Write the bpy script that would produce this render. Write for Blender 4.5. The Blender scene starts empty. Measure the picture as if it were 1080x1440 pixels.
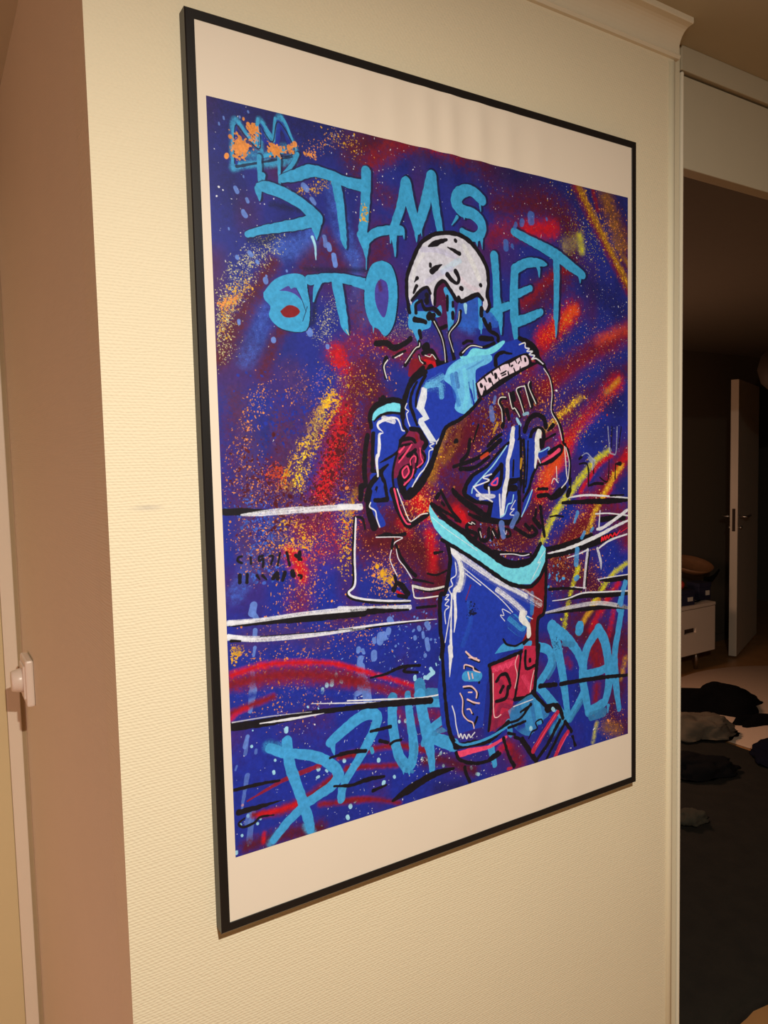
import bpy, bmesh, math, random
import numpy as np
from mathutils import Vector, Matrix, noise as mnoise

random.seed(7)
SC = bpy.context.scene
COL = SC.collection

# ------------------------------------------------------------------ camera
# world: x along the poster wall, y into the wall, z up; the frame's front face is y = 0
cam = bpy.data.cameras.new('camera')
cam.sensor_fit = 'VERTICAL'
cam.sensor_height = 36.0
cam.lens = 1050.0 / 1440.0 * 36.0
cam.clip_start = 0.02
cam_ob = bpy.data.objects.new('camera', cam)
COL.objects.link(cam_ob)
cx = Vector((0.84839112, -0.52885222, -0.02340594))     # image right
cu = Vector((0.05748209, 0.04807992, 0.99718811))       # image up
cf = Vector((0.52623979, 0.84735096, -0.07119011))      # view direction
cam_ob.matrix_world = Matrix(((cx.x, cu.x, -cf.x, -0.26926485),
                              (cx.y, cu.y, -cf.y, -0.81348128),
                              (cx.z, cu.z, -cf.z, 1.56249593),
                              (0, 0, 0, 1)))
SC.camera = cam_ob

# ------------------------------------------------------------------ light and exposure
world = bpy.data.worlds.new('world')
SC.world = world
world.use_nodes = True
world.node_tree.nodes['Background'].inputs[0].default_value = (1.0, 0.72, 0.48, 1)
world.node_tree.nodes['Background'].inputs[1].default_value = 0.02

def lamp(name, kind, loc, energy, color, size=0.05, aim=None):
    d = bpy.data.lights.new(name, kind)
    d.energy = energy
    d.color = color
    if kind == 'AREA':
        d.shape = 'DISK'
        d.size = size
    else:
        d.shadow_soft_size = size
    o = bpy.data.objects.new(name, d)
    COL.objects.link(o)
    o.location = loc
    if aim is not None:
        o.rotation_euler = (Vector(aim) - Vector(loc)).to_track_quat('-Z', 'Y').to_euler()
    return o

# the hall's ceiling downlight, behind and above the viewer
lamp('hall_downlight', 'AREA', (-0.127, -1.12, 2.16), 38.5, (1.0, 0.90, 0.75), 0.05, (0.02, -1.02, 1.2))
# added unseen fill for the left return wall, warm like bounced light
lamp('side_fill', 'POINT', (-1.5, 0.15, 0.85), 18.0, (1.0, 0.57, 0.50), 0.12)
# added fill beyond the doorway, kept out of view, brightens cabinet and rug
lamp('bedroom_fill', 'POINT', (2.6, 2.0, 1.15), 19.0, (1.0, 0.54, 0.33), 0.15)

vs = SC.view_settings
vs.view_transform = 'Standard'
vs.look = 'None'
vs.exposure = 0.0
vs.gamma = 1.0
vs.use_curve_mapping = False

# ------------------------------------------------------------------ helpers
def link(o, parent=None):
    COL.objects.link(o)
    if parent is not None:
        o.parent = parent
    return o

def mesh_obj(name, bm, mat, parent=None, smooth=False):
    me = bpy.data.meshes.new(name)
    bm.normal_update()
    bm.to_mesh(me)
    bm.free()
    if smooth:
        for p in me.polygons:
            p.use_smooth = True
    if mat:
        me.materials.append(mat)
    return link(bpy.data.objects.new(name, me), parent)

def empty(name, loc=(0, 0, 0), rz=0.0):
    o = bpy.data.objects.new(name, None)
    o.empty_display_size = 0.1
    o.location = loc
    o.rotation_euler = (0, 0, rz)
    return link(o)

def tag(o, label, cat, group=None):
    o['label'] = label
    o['category'] = cat
    if group:
        o['group'] = group
    return o

def struct(o, label=None):
    o['kind'] = 'structure'
    if label:
        o['label'] = label
    return o

def add_box(bm, x0, x1, y0, y1, z0, z1, bev=0.0):
    vs_ = [bm.verts.new(p) for p in ((x0, y0, z0), (x1, y0, z0), (x1, y1, z0), (x0, y1, z0),
                                     (x0, y0, z1), (x1, y0, z1), (x1, y1, z1), (x0, y1, z1))]
    fs = [bm.faces.new([vs_[i] for i in q]) for q in ((0, 3, 2, 1), (4, 5, 6, 7), (0, 1, 5, 4),
                                                     (1, 2, 6, 5), (2, 3, 7, 6), (3, 0, 4, 7))]
    if bev > 0:
        es = list({e for f in fs for e in f.edges})
        bmesh.ops.bevel(bm, geom=es, offset=bev, segments=2, affect='EDGES', profile=0.5)

def box(name, x0, x1, y0, y1, z0, z1, mat, parent=None, bev=0.0):
    bm = bmesh.new()
    add_box(bm, x0, x1, y0, y1, z0, z1, bev)
    return mesh_obj(name, bm, mat, parent)

def extrude_x(name, prof, x0, x1, mat, parent=None, smooth=False):
    bm = bmesh.new()
    a = [bm.verts.new((x0, y, z)) for y, z in prof]
    b = [bm.verts.new((x1, y, z)) for y, z in prof]
    n = len(prof)
    for i in range(n):
        bm.faces.new((a[i], a[(i + 1) % n], b[(i + 1) % n], b[i]))
    bm.faces.new(a[::-1])
    bm.faces.new(b)
    bmesh.ops.recalc_face_normals(bm, faces=bm.faces)
    return mesh_obj(name, bm, mat, parent, smooth)

def lathe(name, prof, mat, parent=None, n=32, mtx=None):
    bm = bmesh.new()
    rings = []
    for r, z in prof:
        if r < 1e-6:
            rings.append([bm.verts.new((0, 0, z))])
        else:
            rings.append([bm.verts.new((r * math.cos(2 * math.pi * k / n), r * math.sin(2 * math.pi * k / n), z)) for k in range(n)])
    for a, b in zip(rings, rings[1:]):
        for k in range(n):
            q = [a[k % len(a)], a[(k + 1) % len(a)], b[(k + 1) % len(b)], b[k % len(b)]]
            u = []
            for v in q:
                if v not in u:
                    u.append(v)
            if len(u) > 2:
                bm.faces.new(u)
    bmesh.ops.recalc_face_normals(bm, faces=bm.faces)
    if mtx is not None:
        bmesh.ops.transform(bm, matrix=mtx, verts=bm.verts)
    return mesh_obj(name, bm, mat, parent, True)

def tube(bm, pts, r, n=8):
    pts = [Vector(p) for p in pts]
    rings = []
    for i, p in enumerate(pts):
        d = (pts[min(i + 1, len(pts) - 1)] - pts[max(i - 1, 0)]).normalized()
        u = d.cross(Vector((0, 0, 1)))
        if u.length < 1e-3:
            u = Vector((1, 0, 0))
        u.normalize()
        w = d.cross(u)
        rr = r[i] if isinstance(r, (list, tuple)) else r
        rings.append([bm.verts.new(p + rr * (math.cos(2 * math.pi * k / n) * u + math.sin(2 * math.pi * k / n) * w)) for k in range(n)])
    for a, b in zip(rings, rings[1:]):
        for k in range(n):
            bm.faces.new((a[k], a[(k + 1) % n], b[(k + 1) % n], b[k]))
    bm.faces.new(rings[0][::-1])
    bm.faces.new(rings[-1])

# ------------------------------------------------------------------ materials
def mat(name, col, rough=0.6, metal=0.0, spec=0.5, noise=0.0, nscale=20.0, bump=0.0, bscale=200.0):
    m = bpy.data.materials.new(name)
    m.use_nodes = True
    nt = m.node_tree
    b = nt.nodes['Principled BSDF']
    b.inputs['Roughness'].default_value = rough
    b.inputs['Metallic'].default_value = metal
    b.inputs['Specular IOR Level'].default_value = spec
    tc = nt.nodes.new('ShaderNodeTexCoord')
    nz = nt.nodes.new('ShaderNodeTexNoise')
    nz.inputs['Scale'].default_value = nscale
    nz.inputs['Detail'].default_value = 4
    nt.links.new(tc.outputs['Object'], nz.inputs['Vector'])
    rp = nt.nodes.new('ShaderNodeMix')
    rp.data_type = 'RGBA'
    c = Vector(col)
    rp.inputs[6].default_value = (*(c * (1 - noise)), 1)
    rp.inputs[7].default_value = (*[min(1, v) for v in c * (1 + noise)], 1)
    nt.links.new(nz.outputs['Fac'], rp.inputs[0])
    nt.links.new(rp.outputs[2], b.inputs['Base Color'])
    if bump > 0:
        n2 = nt.nodes.new('ShaderNodeTexNoise')
        n2.inputs['Scale'].default_value = bscale
        n2.inputs['Detail'].default_value = 3
        nt.links.new(tc.outputs['Object'], n2.inputs['Vector'])
        bp = nt.nodes.new('ShaderNodeBump')
        bp.inputs['Strength'].default_value = bump
        bp.inputs['Distance'].default_value = 0.002
        nt.links.new(n2.outputs['Fac'], bp.inputs['Height'])
        nt.links.new(bp.outputs['Normal'], b.inputs['Normal'])
    return m

def wallpaper(name, col, axis, smudge=None):
    """painted woven wallpaper: fine horizontal ribs broken by the weave"""
    m = mat(name, col, 0.62, spec=0.35, noise=0.025, nscale=6)
    nt = m.node_tree
    b = nt.nodes['Principled BSDF']
    tc = [n for n in nt.nodes if n.type == 'TEX_COORD'][0]
    sep = nt.nodes.new('ShaderNodeSeparateXYZ')
    nt.links.new(tc.outputs['Object'], sep.inputs[0])
    def mth(op, a, bb=None):
        n = nt.nodes.new('ShaderNodeMath')
        n.operation = op
        for i, v in enumerate((a, bb)):
            if v is None:
                continue
            if isinstance(v, (int, float)):
                n.inputs[i].default_value = v
            else:
                nt.links.new(v, n.inputs[i])
        return n.outputs[0]
    mp = nt.nodes.new('ShaderNodeMapping')
    mp.inputs['Scale'].default_value = (30, 30, 120)
    nt.links.new(tc.outputs['Object'], mp.inputs[0])
    wob = nt.nodes.new('ShaderNodeTexNoise')
    wob.inputs['Scale'].default_value = 1.0
    wob.inputs['Detail'].default_value = 2
    nt.links.new(mp.outputs[0], wob.inputs['Vector'])
    zz = mth('ADD', mth('MULTIPLY', sep.outputs[2], 2 * math.pi / 0.0034), mth('MULTIPLY', wob.outputs['Fac'], 9.0))
    xx = mth('ADD', mth('MULTIPLY', sep.outputs[axis], 2 * math.pi / 0.0062), mth('MULTIPLY', sep.outputs[2], math.pi / 0.0034))
    rib = mth('SINE', zz)
    weave = mth('SINE', xx)
    nz = nt.nodes.new('ShaderNodeTexNoise')
    nz.inputs['Scale'].default_value = 260
    nz.inputs['Detail'].default_value = 3
    nt.links.new(tc.outputs['Object'], nz.inputs['Vector'])
    h = mth('ADD', mth('MULTIPLY', rib, 0.30), mth('ADD', mth('MULTIPLY', weave, 0.20), mth('MULTIPLY', nz.outputs['Fac'], 1.6)))
    bp = nt.nodes.new('ShaderNodeBump')
    bp.inputs['Strength'].default_value = 0.5
    bp.inputs['Distance'].default_value = 0.0006
    nt.links.new(h, bp.inputs['Height'])
    nt.links.new(bp.outputs['Normal'], b.inputs['Normal'])
    if smudge:
        src = b.inputs['Base Color'].links[0].from_socket
        ds = nt.nodes.new('ShaderNodeMapping')
        ds.inputs['Location'].default_value = (-smudge[0] / 0.022, 0, -smudge[1] / 0.0045)
        ds.inputs['Scale'].default_value = (1 / 0.022, 0, 1 / 0.0045)
        nt.links.new(tc.outputs['Object'], ds.inputs[0])
        ln = nt.nodes.new('ShaderNodeVectorMath')
        ln.operation = 'LENGTH'
        nt.links.new(ds.outputs[0], ln.inputs[0])
        k = mth('SUBTRACT', 1.0, ln.outputs['Value'])
        k = mth('MULTIPLY', mth('MAXIMUM', k, 0.0), 0.45)
        mx = nt.nodes.new('ShaderNodeMix')
        mx.data_type = 'RGBA'
        nt.links.new(k, mx.inputs[0])
        nt.links.new(src, mx.inputs[6])
        mx.inputs[7].default_value = (0.36, 0.36, 0.36, 1)
        nt.links.new(mx.outputs[2], b.inputs['Base Color'])
    return m

M = {}
M['wall'] = wallpaper('wallpaper_cream', (0.74, 0.675, 0.51), 0, (-0.058, 1.515))
M['wall_side'] = wallpaper('wallpaper_side', (0.74, 0.675, 0.52), 1)
M['wall_dim'] = mat('hall_wall', (0.42, 0.36, 0.27), 0.8, noise=0.03)
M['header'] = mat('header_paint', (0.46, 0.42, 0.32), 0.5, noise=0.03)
M['paint'] = mat('white_paint', (0.74, 0.70, 0.54), 0.35, noise=0.02)
M['strip'] = mat('satin_strip', (0.76, 0.72, 0.60), 0.2, noise=0.02)
M['cove'] = mat('cove_paint', (0.72, 0.66, 0.52), 0.6, noise=0.03)
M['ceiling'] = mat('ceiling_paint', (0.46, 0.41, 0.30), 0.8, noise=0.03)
M['door'] = mat('door_paint', (0.66, 0.56, 0.33), 0.4, noise=0.02)
M['casing'] = mat('casing_paint', (0.78, 0.70, 0.58), 0.4, noise=0.02)
M['end_shade'] = mat('end_wall_shade', (0.44, 0.33, 0.20), 0.8, noise=0.05)  # brown puts the corner shade beside the left casing into the colour
M['floor'] = mat('oak_floor', (0.46, 0.24, 0.09), 0.4, noise=0.25, nscale=9)
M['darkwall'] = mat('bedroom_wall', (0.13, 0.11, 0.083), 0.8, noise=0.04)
M['frame'] = mat('black_frame', (0.007, 0.007, 0.008), 0.36, spec=0.4, noise=0.1)
M['paper'] = mat('poster_paper', (0.74, 0.675, 0.59), 0.45, spec=0.4, noise=0.01)
M['board'] = mat('backing_board', (0.30, 0.22, 0.14), 0.8, noise=0.1)
M['plastic'] = mat('switch_plastic', (0.76, 0.66, 0.58), 0.3, noise=0.01)
M['cabinet'] = mat('cabinet_white', (0.84, 0.72, 0.60), 0.45, noise=0.02)
M['slot'] = mat('slot_dark', (0.05, 0.03, 0.02), 0.8, noise=0.1)
M['navy'] = mat('navy_card', (0.022, 0.024, 0.06), 0.6, noise=0.1)
M['label'] = mat('label_white', (0.7, 0.66, 0.6), 0.6, noise=0.05)
M['redball'] = mat('red_cloth', (0.62, 0.05, 0.03), 0.6, noise=0.1)
M['grey_cloth'] = mat('grey_cloth', (0.30, 0.32, 0.34), 0.9, noise=0.12, bump=0.3)
M['bowl'] = mat('brown_wood', (0.30, 0.15, 0.07), 0.5, noise=0.2, nscale=30)
M['black'] = mat('black_cloth', (0.005, 0.005, 0.006), 1.0, spec=0.1, noise=0.2, bump=0.3)
M['beige'] = mat('beige_knit', (0.15, 0.123, 0.09), 0.95, noise=0.15, bump=0.3)
M['charcoal'] = mat('charcoal_cloth', (0.009, 0.009, 0.011), 0.95, spec=0.1, noise=0.2, bump=0.3)
M['navycloth'] = mat('navy_cloth', (0.008, 0.009, 0.022), 0.95, spec=0.1, noise=0.2, bump=0.3)
M['sock'] = mat('olive_grey_cloth', (0.06, 0.056, 0.04), 0.95, noise=0.15, bump=0.3)
M['rug'] = mat('cream_rug', (0.82, 0.62, 0.47), 0.95, noise=0.08, nscale=120, bump=0.4, bscale=300)
M['darkrug'] = mat('dark_rug', (0.017, 0.0145, 0.01), 1.0, noise=0.55, nscale=14, bump=0.7, bscale=160)
M['steel'] = mat('steel', (0.62, 0.60, 0.56), 0.3, metal=1.0, noise=0.02)
M['globe'] = mat('pendant_shade', (0.035, 0.024, 0.017), 0.7, noise=0.1)

# ------------------------------------------------------------------ the setting
H = 2.265
# plaster block that carries the poster, its return on the left
struct(box('wall_front', -0.10, 0.834, 0.018, 0.078, 0.0, H, M['wall']), 'cream ribbed wallpaper wall behind the framed poster')
struct(box('wall_left', -0.0999, 0.05, 0.078, 0.985, 0.0, H, M['wall_side']), 'return of the poster wall, running back on the left')
struct(box('floor', -3.2, 7.2, -2.6, 4.2, -0.08, 0.0, M['floor']))
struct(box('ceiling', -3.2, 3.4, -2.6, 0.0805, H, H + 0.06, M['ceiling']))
HB = 2.34
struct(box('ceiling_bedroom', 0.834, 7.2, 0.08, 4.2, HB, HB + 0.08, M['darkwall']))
struct(box('wall_rear', -3.2, 3.4, -2.6, -2.5, 0, H, M['wall_dim']))
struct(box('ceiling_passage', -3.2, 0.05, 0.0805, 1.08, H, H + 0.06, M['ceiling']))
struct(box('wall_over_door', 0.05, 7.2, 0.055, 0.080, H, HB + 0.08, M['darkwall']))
struct(box('wall_hall_left', -3.2, -3.1, -2.5, 1.0, 0, H, M['wall_dim']))
struct(box('wall_hall_right', 3.3, 3.4, -2.5, 0.05, 0, H, M['wall_dim']))
# the end wall of the left passage with its door
struct(box('wall_left_end', -3.1, -0.10, 0.962, 1.08, 0, H, M['end_shade']))
struct(box('trim_1', -0.136, -0.1095, 0.957, 0.962, 0, H - 0.12, M['casing'], bev=0.002), 'pale door casing beside the dimmer switch')
d1 = struct(box('door_1', -0.95, -0.1365, 0.9585, 0.962, 0.005, H - 0.14, M['door'], bev=0.002), 'cream yellow door leaf at the left edge')

# cove cornice along the top of the poster wall
prof = [(0.020, 2.2105), (0.013, 2.2115), (0.0105, 2.2155), (0.0125, 2.2195), (0.0150, 2.2200)]
for i in range(9):
    a = i / 8 * math.pi / 2
    prof.append((0.0150 - 0.0225 * (1 - math.cos(a)), 2.2215 + 0.034 * math.sin(a)))
prof += [(-0.0125, 2.2560), (-0.0135, 2.2580), (-0.0135, H), (0.020, H)]
struct(extrude_x('trim_2', prof, -0.10, 0.842, M['cove']), 'cove cornice between wall and ceiling')
# rounded corner bead at the wall's right end
bm = bmesh.new()
tube(bm, [(0.8275, 0.0195, 0.0), (0.8275, 0.0195, 1.1), (0.8275, 0.0195, 2.205)], 0.0072, 16)
struct(mesh_obj('trim_3', bm, M['paint'], None, True), 'rounded corner bead at the right end of the wall')
# jamb board, satin strip, header and frieze of the doorway
struct(box('trim_4', 0.834, 0.8935, 0.050, 0.078, 0, H, M['paint'], bev=0.002), 'jamb board of the doorway')
bm = bmesh.new()
add_box(bm, 0.8955, 0.902, 0.0475, 0.078, 0, 2.222, 0.0025)
struct(mesh_obj('trim_5', bm, M['strip']), 'narrow satin strip on the doorway edge')
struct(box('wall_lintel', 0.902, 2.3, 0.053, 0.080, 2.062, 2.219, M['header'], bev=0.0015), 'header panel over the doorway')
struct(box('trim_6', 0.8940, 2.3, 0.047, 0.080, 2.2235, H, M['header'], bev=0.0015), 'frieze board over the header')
struct(box('wall_doorway_right', 2.3, 3.3, 0.05, 0.080, 0, H, M['wall']))

# room beyond the doorway
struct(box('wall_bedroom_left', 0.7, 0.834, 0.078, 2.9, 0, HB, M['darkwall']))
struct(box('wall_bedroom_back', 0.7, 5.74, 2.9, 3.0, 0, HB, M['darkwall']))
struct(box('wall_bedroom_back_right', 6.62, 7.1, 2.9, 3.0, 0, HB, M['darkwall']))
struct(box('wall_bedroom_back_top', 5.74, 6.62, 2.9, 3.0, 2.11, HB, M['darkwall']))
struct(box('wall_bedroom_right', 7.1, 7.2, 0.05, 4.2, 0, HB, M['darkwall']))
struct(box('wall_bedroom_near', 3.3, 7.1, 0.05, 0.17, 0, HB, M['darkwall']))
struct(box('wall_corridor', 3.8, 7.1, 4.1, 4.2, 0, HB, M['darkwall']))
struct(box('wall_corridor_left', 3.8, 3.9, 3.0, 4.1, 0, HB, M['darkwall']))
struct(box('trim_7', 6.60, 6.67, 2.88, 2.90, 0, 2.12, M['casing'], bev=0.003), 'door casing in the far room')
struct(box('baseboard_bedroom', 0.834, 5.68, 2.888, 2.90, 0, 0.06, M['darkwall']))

# far door, standing ajar: free edge towards the viewer, hinge at the back wall
dr = empty('door_2', (5.68, 2.83, 0), math.atan2(2.5 - 2.83, 4.885 - 5.68))
struct(dr, 'far door standing ajar, its bright edge towards the viewer')
L_ = math.hypot(0.795, 0.33)
leaf = box('leaf', 0.0, L_, -0.055, 0.0, 0.012, 2.085, M['casing'], dr, 0.003)
box('lock_plate', L_ - 0.001, L_ + 0.002, -0.038, -0.017, 0.96, 1.13, M['slot'], dr)
for s, y0 in ((1, 0.0), (-1, -0.055)):
    bm = bmesh.new()
    y1 = y0 + s * 0.055
    tube(bm, [(L_ - 0.06, y0, 1.067), (L_ - 0.06, y0 + s * 0.035, 1.067), (L_ - 0.06, y1, 1.067), (L_ - 0.075, y1 + s * 0.002, 1.067), (L_ - 0.185, y1, 1.067)], 0.009, 10)
    mesh_obj('handle', bm, M['steel'], dr, True)
    bm = bmesh.new()
    tube(bm, [(L_ - 0.06, y0, 0.985), (L_ - 0.06, y0 + s * 0.02, 0.985)], 0.013, 12)
    mesh_obj('thumb_turn', bm, M['steel'], dr, True)

# ------------------------------------------------------------------ the painted print
PW, PH, RES = 682.0, 862.0, 2.0            # millimetres, pixels per millimetre
HEX = dict(base='222a7a', base2='1c2c8c', navy='1c1c4a', hazeblue='3c5aae', maroon='561420', dred='80161f', redd='8e1a20', red='c4141f', redb='ee2030',
           redor='e04a20', purple='4a2c5c', gold='e0a024', yellow='f4c42c', orange='e88c40', lemon='d8cc20', brown='96601e', pale='d8c888', white='e2dbd8', peri='6482c4', peri2='3c68ac',
           sky='4a94c8', palecyan='9ccce6', cyan='3a98be', cyanb='4098c6', cyand='3880aa', shadow='161a38', black='17141a', hole='463c8c', royal='20389c', midblue='2c5cb4', midblue2='2a60b8', midsky='6ab8ea',
           lcyan='74d0e2', helmet='d0c8ca', helm2='b4aac6', helm3='b4d0dc', helm4='e4ddd0', pinkw='e8c8cc', pinkw2='f0c0b4', grey='a8a8b8', bone='e6dccc', bonew='d8d8da', pinkred='f0486a', crim='bc2844', wine='7a2040')
LGT = np.array((1.09, 0.924, 0.73))          # colour of the light on the sheet, taken out of the paint colours
def paint(h):
    c = np.array([int(h[i:i + 2], 16) / 255 for i in (0, 2, 4)])
    lin = np.where(c <= 0.04045, c / 12.92, ((c + 0.055) / 1.055) ** 2.4)
    return np.clip(lin / LGT, 0.0, 0.97).astype(np.float32)
PAL = {k: paint(v) for k, v in HEX.items()}
NX, NY = int(PW * RES), int(PH * RES)
rng = np.random.RandomState(11)

def vnoise(h, w, cell_y, cell_x):
    gy, gx = int(h / cell_y) + 3, int(w / cell_x) + 3
    g = rng.rand(gy, gx).astype(np.float32)
    y = np.arange(h) / cell_y
    x = np.arange(w) / cell_x
    yi, xi = y.astype(int), x.astype(int)
    fy, fx = (y - yi), (x - xi)
    fy = (fy * fy * (3 - 2 * fy))[:, None].astype(np.float32)
    fx = (fx * fx * (3 - 2 * fx))[None].astype(np.float32)
    a, b = g[yi][:, xi], g[yi][:, xi + 1]
    c, d = g[yi + 1][:, xi], g[yi + 1][:, xi + 1]
    return (a * (1 - fx) + b * fx) * (1 - fy) + (c * (1 - fx) + d * fx) * fy

N_FINE = vnoise(NY, NX, 2.2, 2.2)
N_MID = vnoise(NY, NX, 9, 9)
N_BIG = vnoise(NY, NX, 90, 60)
N_GRAIN = rng.rand(NY, NX).astype(np.float32)
IMG = np.empty((NY, NX, 3), np.float32)
IMG[:] = PAL['base']
t_ = np.clip(np.linspace(-0.2, 1.1, NY), 0, 1)[:, None, None] * 0.8
IMG[:] = IMG * (1 - t_) + PAL['base2'] * t_
k_ = (np.clip(N_BIG - 0.5, 0, 1) * 0.9)[..., None]
IMG[:] = IMG * (1 - k_) + PAL['navy'] * k_
k_ = (np.clip(vnoise(NY, NX, 120, 80) - 0.55, 0, 1) * 1.3)[..., None]
IMG[:] = IMG * (1 - k_) + PAL['maroon'] * k_

def spline(p, w, m=6):
    n = len(p)
    if n < 3:
        return p, w
    out, ow = [], []
    for i in range(n - 1):
        p0, p1, p2, p3 = p[max(i - 1, 0)], p[i], p[i + 1], p[min(i + 2, n - 1)]
        for s in np.arange(m) / m:
            out.append(0.5 * (2 * p1 + (p2 - p0) * s + (2 * p0 - 5 * p1 + 4 * p2 - p3) * s * s + (3 * p1 - p0 - 3 * p2 + p3) * s ** 3))
            ow.append(w[i] * (1 - s) + w[i + 1] * s)
    out.append(p[-1])
    ow.append(w[-1])
    return np.array(out), np.array(ow)

def window(p, pad):
    x0, y0 = np.floor(p.min(0) - pad).astype(int)
    x1, y1 = np.ceil(p.max(0) + pad).astype(int) + 1
    return max(x0, 0), max(y0, 0), min(x1, NX), min(y1, NY)

def field(p, w, soft, extra=False):
    """signed distance to a tapering stroke (negative inside), in pixels"""
    pad = w.max() / 2 * (1.0 if not soft else 1.5) + 3
    x0, y0, x1, y1 = window(p, pad)
    if x1 <= x0 or y1 <= y0:
        return None
    F = np.full((y1 - y0, x1 - x0), 1e6, np.float32)
    V = np.zeros_like(F)
    T = np.zeros_like(F)
    acc = 0.0
    for i in range(len(p) - 1):
        a, b = p[i], p[i + 1]
        d = b - a
        ll = max(float(d @ d), 1e-6)
        q = np.array((a, b))
        u0, v0, u1, v1 = window(q, pad)
        if u1 <= u0 or v1 <= v0:
            acc += math.sqrt(ll)
            continue
        X = np.arange(u0, u1)[None] - a[0]
        Y = np.arange(v0, v1)[:, None] - a[1]
        t = np.clip((X * d[0] + Y * d[1]) / ll, 0, 1)
        dist = np.hypot(X - t * d[0], Y - t * d[1])
        r = (w[i] * (1 - t) + w[i + 1] * t) / 2
        f = (dist / np.maximum(r, 0.01) - 1) if soft else (dist - r)
        sl = (slice(v0 - y0, v1 - y0), slice(u0 - x0, u1 - x0))
        if extra:
            m = f < F[sl]
            cr = (X * d[1] - Y * d[0]) / math.sqrt(ll)
            V[sl] = np.where(m, cr, V[sl])
            T[sl] = np.where(m, acc + t * math.sqrt(ll), T[sl])
        F[sl] = np.minimum(F[sl], f)
        acc += math.sqrt(ll)
    return F, V, T, (x0, y0, x1, y1)

def blend(win, alpha, col, grain=0.10):
    x0, y0, x1, y1 = win
    g = 1 + grain * (N_MID[y0:y1, x0:x1] - 0.5) * 2 + grain * 0.6 * (N_FINE[y0:y1, x0:x1] - 0.5)
    a = alpha[..., None]
    IMG[y0:y1, x0:x1] = IMG[y0:y1, x0:x1] * (1 - a) + np.clip(col * g[..., None], 0, 0.97) * a

NBRUSH = rng.rand(4096).astype(np.float32)
def op(kind, col, ex, w, p):
    c = PAL[col]
    if kind == 'G':
        if len(ex) < 2 or ex[1]:
            q, _ = spline(np.vstack((p, p[:1])), np.ones(len(p) + 1), 4)
        else:
            q = p
        x0, y0, x1, y1 = window(q, 2)
        if x1 <= x0 or y1 <= y0:
            return
        A = np.zeros((y1 - y0, x1 - x0), np.float32)
        a, b = q, np.roll(q, -1, 0)
        for oy in (0.0, 0.25, 0.5, 0.75):
            for r in range(y1 - y0):
                y = y0 + r + oy - 0.375
                m = (a[:, 1] <= y) != (b[:, 1] <= y)
                if not m.any():
                    continue
                xs = np.sort(a[m, 0] + (y - a[m, 1]) / (b[m, 1] - a[m, 1]) * (b[m, 0] - a[m, 0])) - x0
                for s, e in zip(xs[0::2], xs[1::2]):
                    s, e = max(s, 0), min(e, x1 - x0 - 1)
                    if e > s:
                        A[r, int(s):int(e) + 1] += 0.25
        blend((x0, y0, x1, y1), np.clip(A, 0, 1) * ex[0], c, 0.07)
        return
    if kind == 'K':
        n, size, al = int(ex[0]), ex[1], ex[2]
        p, w = spline(p, w)
        seg = np.r_[0, np.cumsum(np.hypot(*np.diff(p, axis=0).T))]
        t = rng.rand(n) * seg[-1]
        X = np.interp(t, seg, p[:, 0]); Y = np.interp(t, seg, p[:, 1]); Wd = np.interp(t, seg, w)
        X = X + rng.randn(n) * Wd * 0.30
        Y = Y + rng.randn(n) * Wd * 0.30
        R = size * RES * 0.5 * np.exp(rng.randn(n) * 0.45)
        el = np.exp(rng.randn(n) * 0.35)
        an = rng.rand(n) * 3.14
        for x, y, r, e, q in zip(X, Y, R, el, an):
            k = int(r * 1.9) + 2
            xi, yi = int(x), int(y)
            if xi - k < 0 or yi - k < 0 or xi + k + 1 > NX or yi + k + 1 > NY:
                continue
            gx = np.arange(-k, k + 1)[None] + xi - x
            gy = np.arange(-k, k + 1)[:, None] + yi - y
            u = (gx * math.cos(q) + gy * math.sin(q)) * e
            v = (gy * math.cos(q) - gx * math.sin(q)) / e
            a = (np.clip(r - np.hypot(u, v) + 0.6, 0, 1) * al)[..., None]
            s = IMG[yi - k:yi + k + 1, xi - k:xi + k + 1]
            s[:] = s * (1 - a) + np.clip(c * (0.75 + 0.4 * rng.rand()), 0, 0.97) * a
        return
    p, w = spline(p, w)
    if len(p) == 2 and np.hypot(*(p[1] - p[0])) < 0.5:
        p = p + np.array(((0, 0), (0.6, 0.6)))
    r = field(p, w, kind == 'S', kind == 'D')
    if r is None:
        return
    Fd, V, T, win = r
    x0, y0, x1, y1 = win
    if kind == 'L':
        Fd = Fd + (N_MID[y0:y1, x0:x1] - 0.5) * min(2.2, float(w.max()) * 0.18)
        blend(win, np.clip(0.5 - Fd, 0, 1) * ex[0], c)
    elif kind == 'S':
        a = np.clip(1 - (Fd + 1) / 1.45, 0, 1)
        a = a * a * (3 - 2 * a) * ex[0]
        a = np.clip(a + (0.55 * (N_FINE[y0:y1, x0:x1] - 0.5) + 0.45 * (N_MID[y0:y1, x0:x1] - 0.5) + 0.5 * (N_GRAIN[y0:y1, x0:x1] - 0.5)) * 3.0 * a * (1 - a), 0, 1)
        blend(win, a, c, 0.16)
    else:
        b = NBRUSH[(np.abs(V * 0.32 + 700).astype(int) + (T / 160).astype(int) * 57) % 4096]
        b2 = NBRUSH[(np.abs(V * 0.15 + 900).astype(int) + (T / 420).astype(int) * 31) % 4096]
        edge = np.clip(0.5 - Fd, 0, 1)
        k = np.clip(0.30 + (b * 0.55 + b2 * 0.6 + 0.3 * N_FINE[y0:y1, x0:x1] - 0.66) * 2.2, 0.05, 1)
        blend(win, edge * k * ex[0], c)

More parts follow.
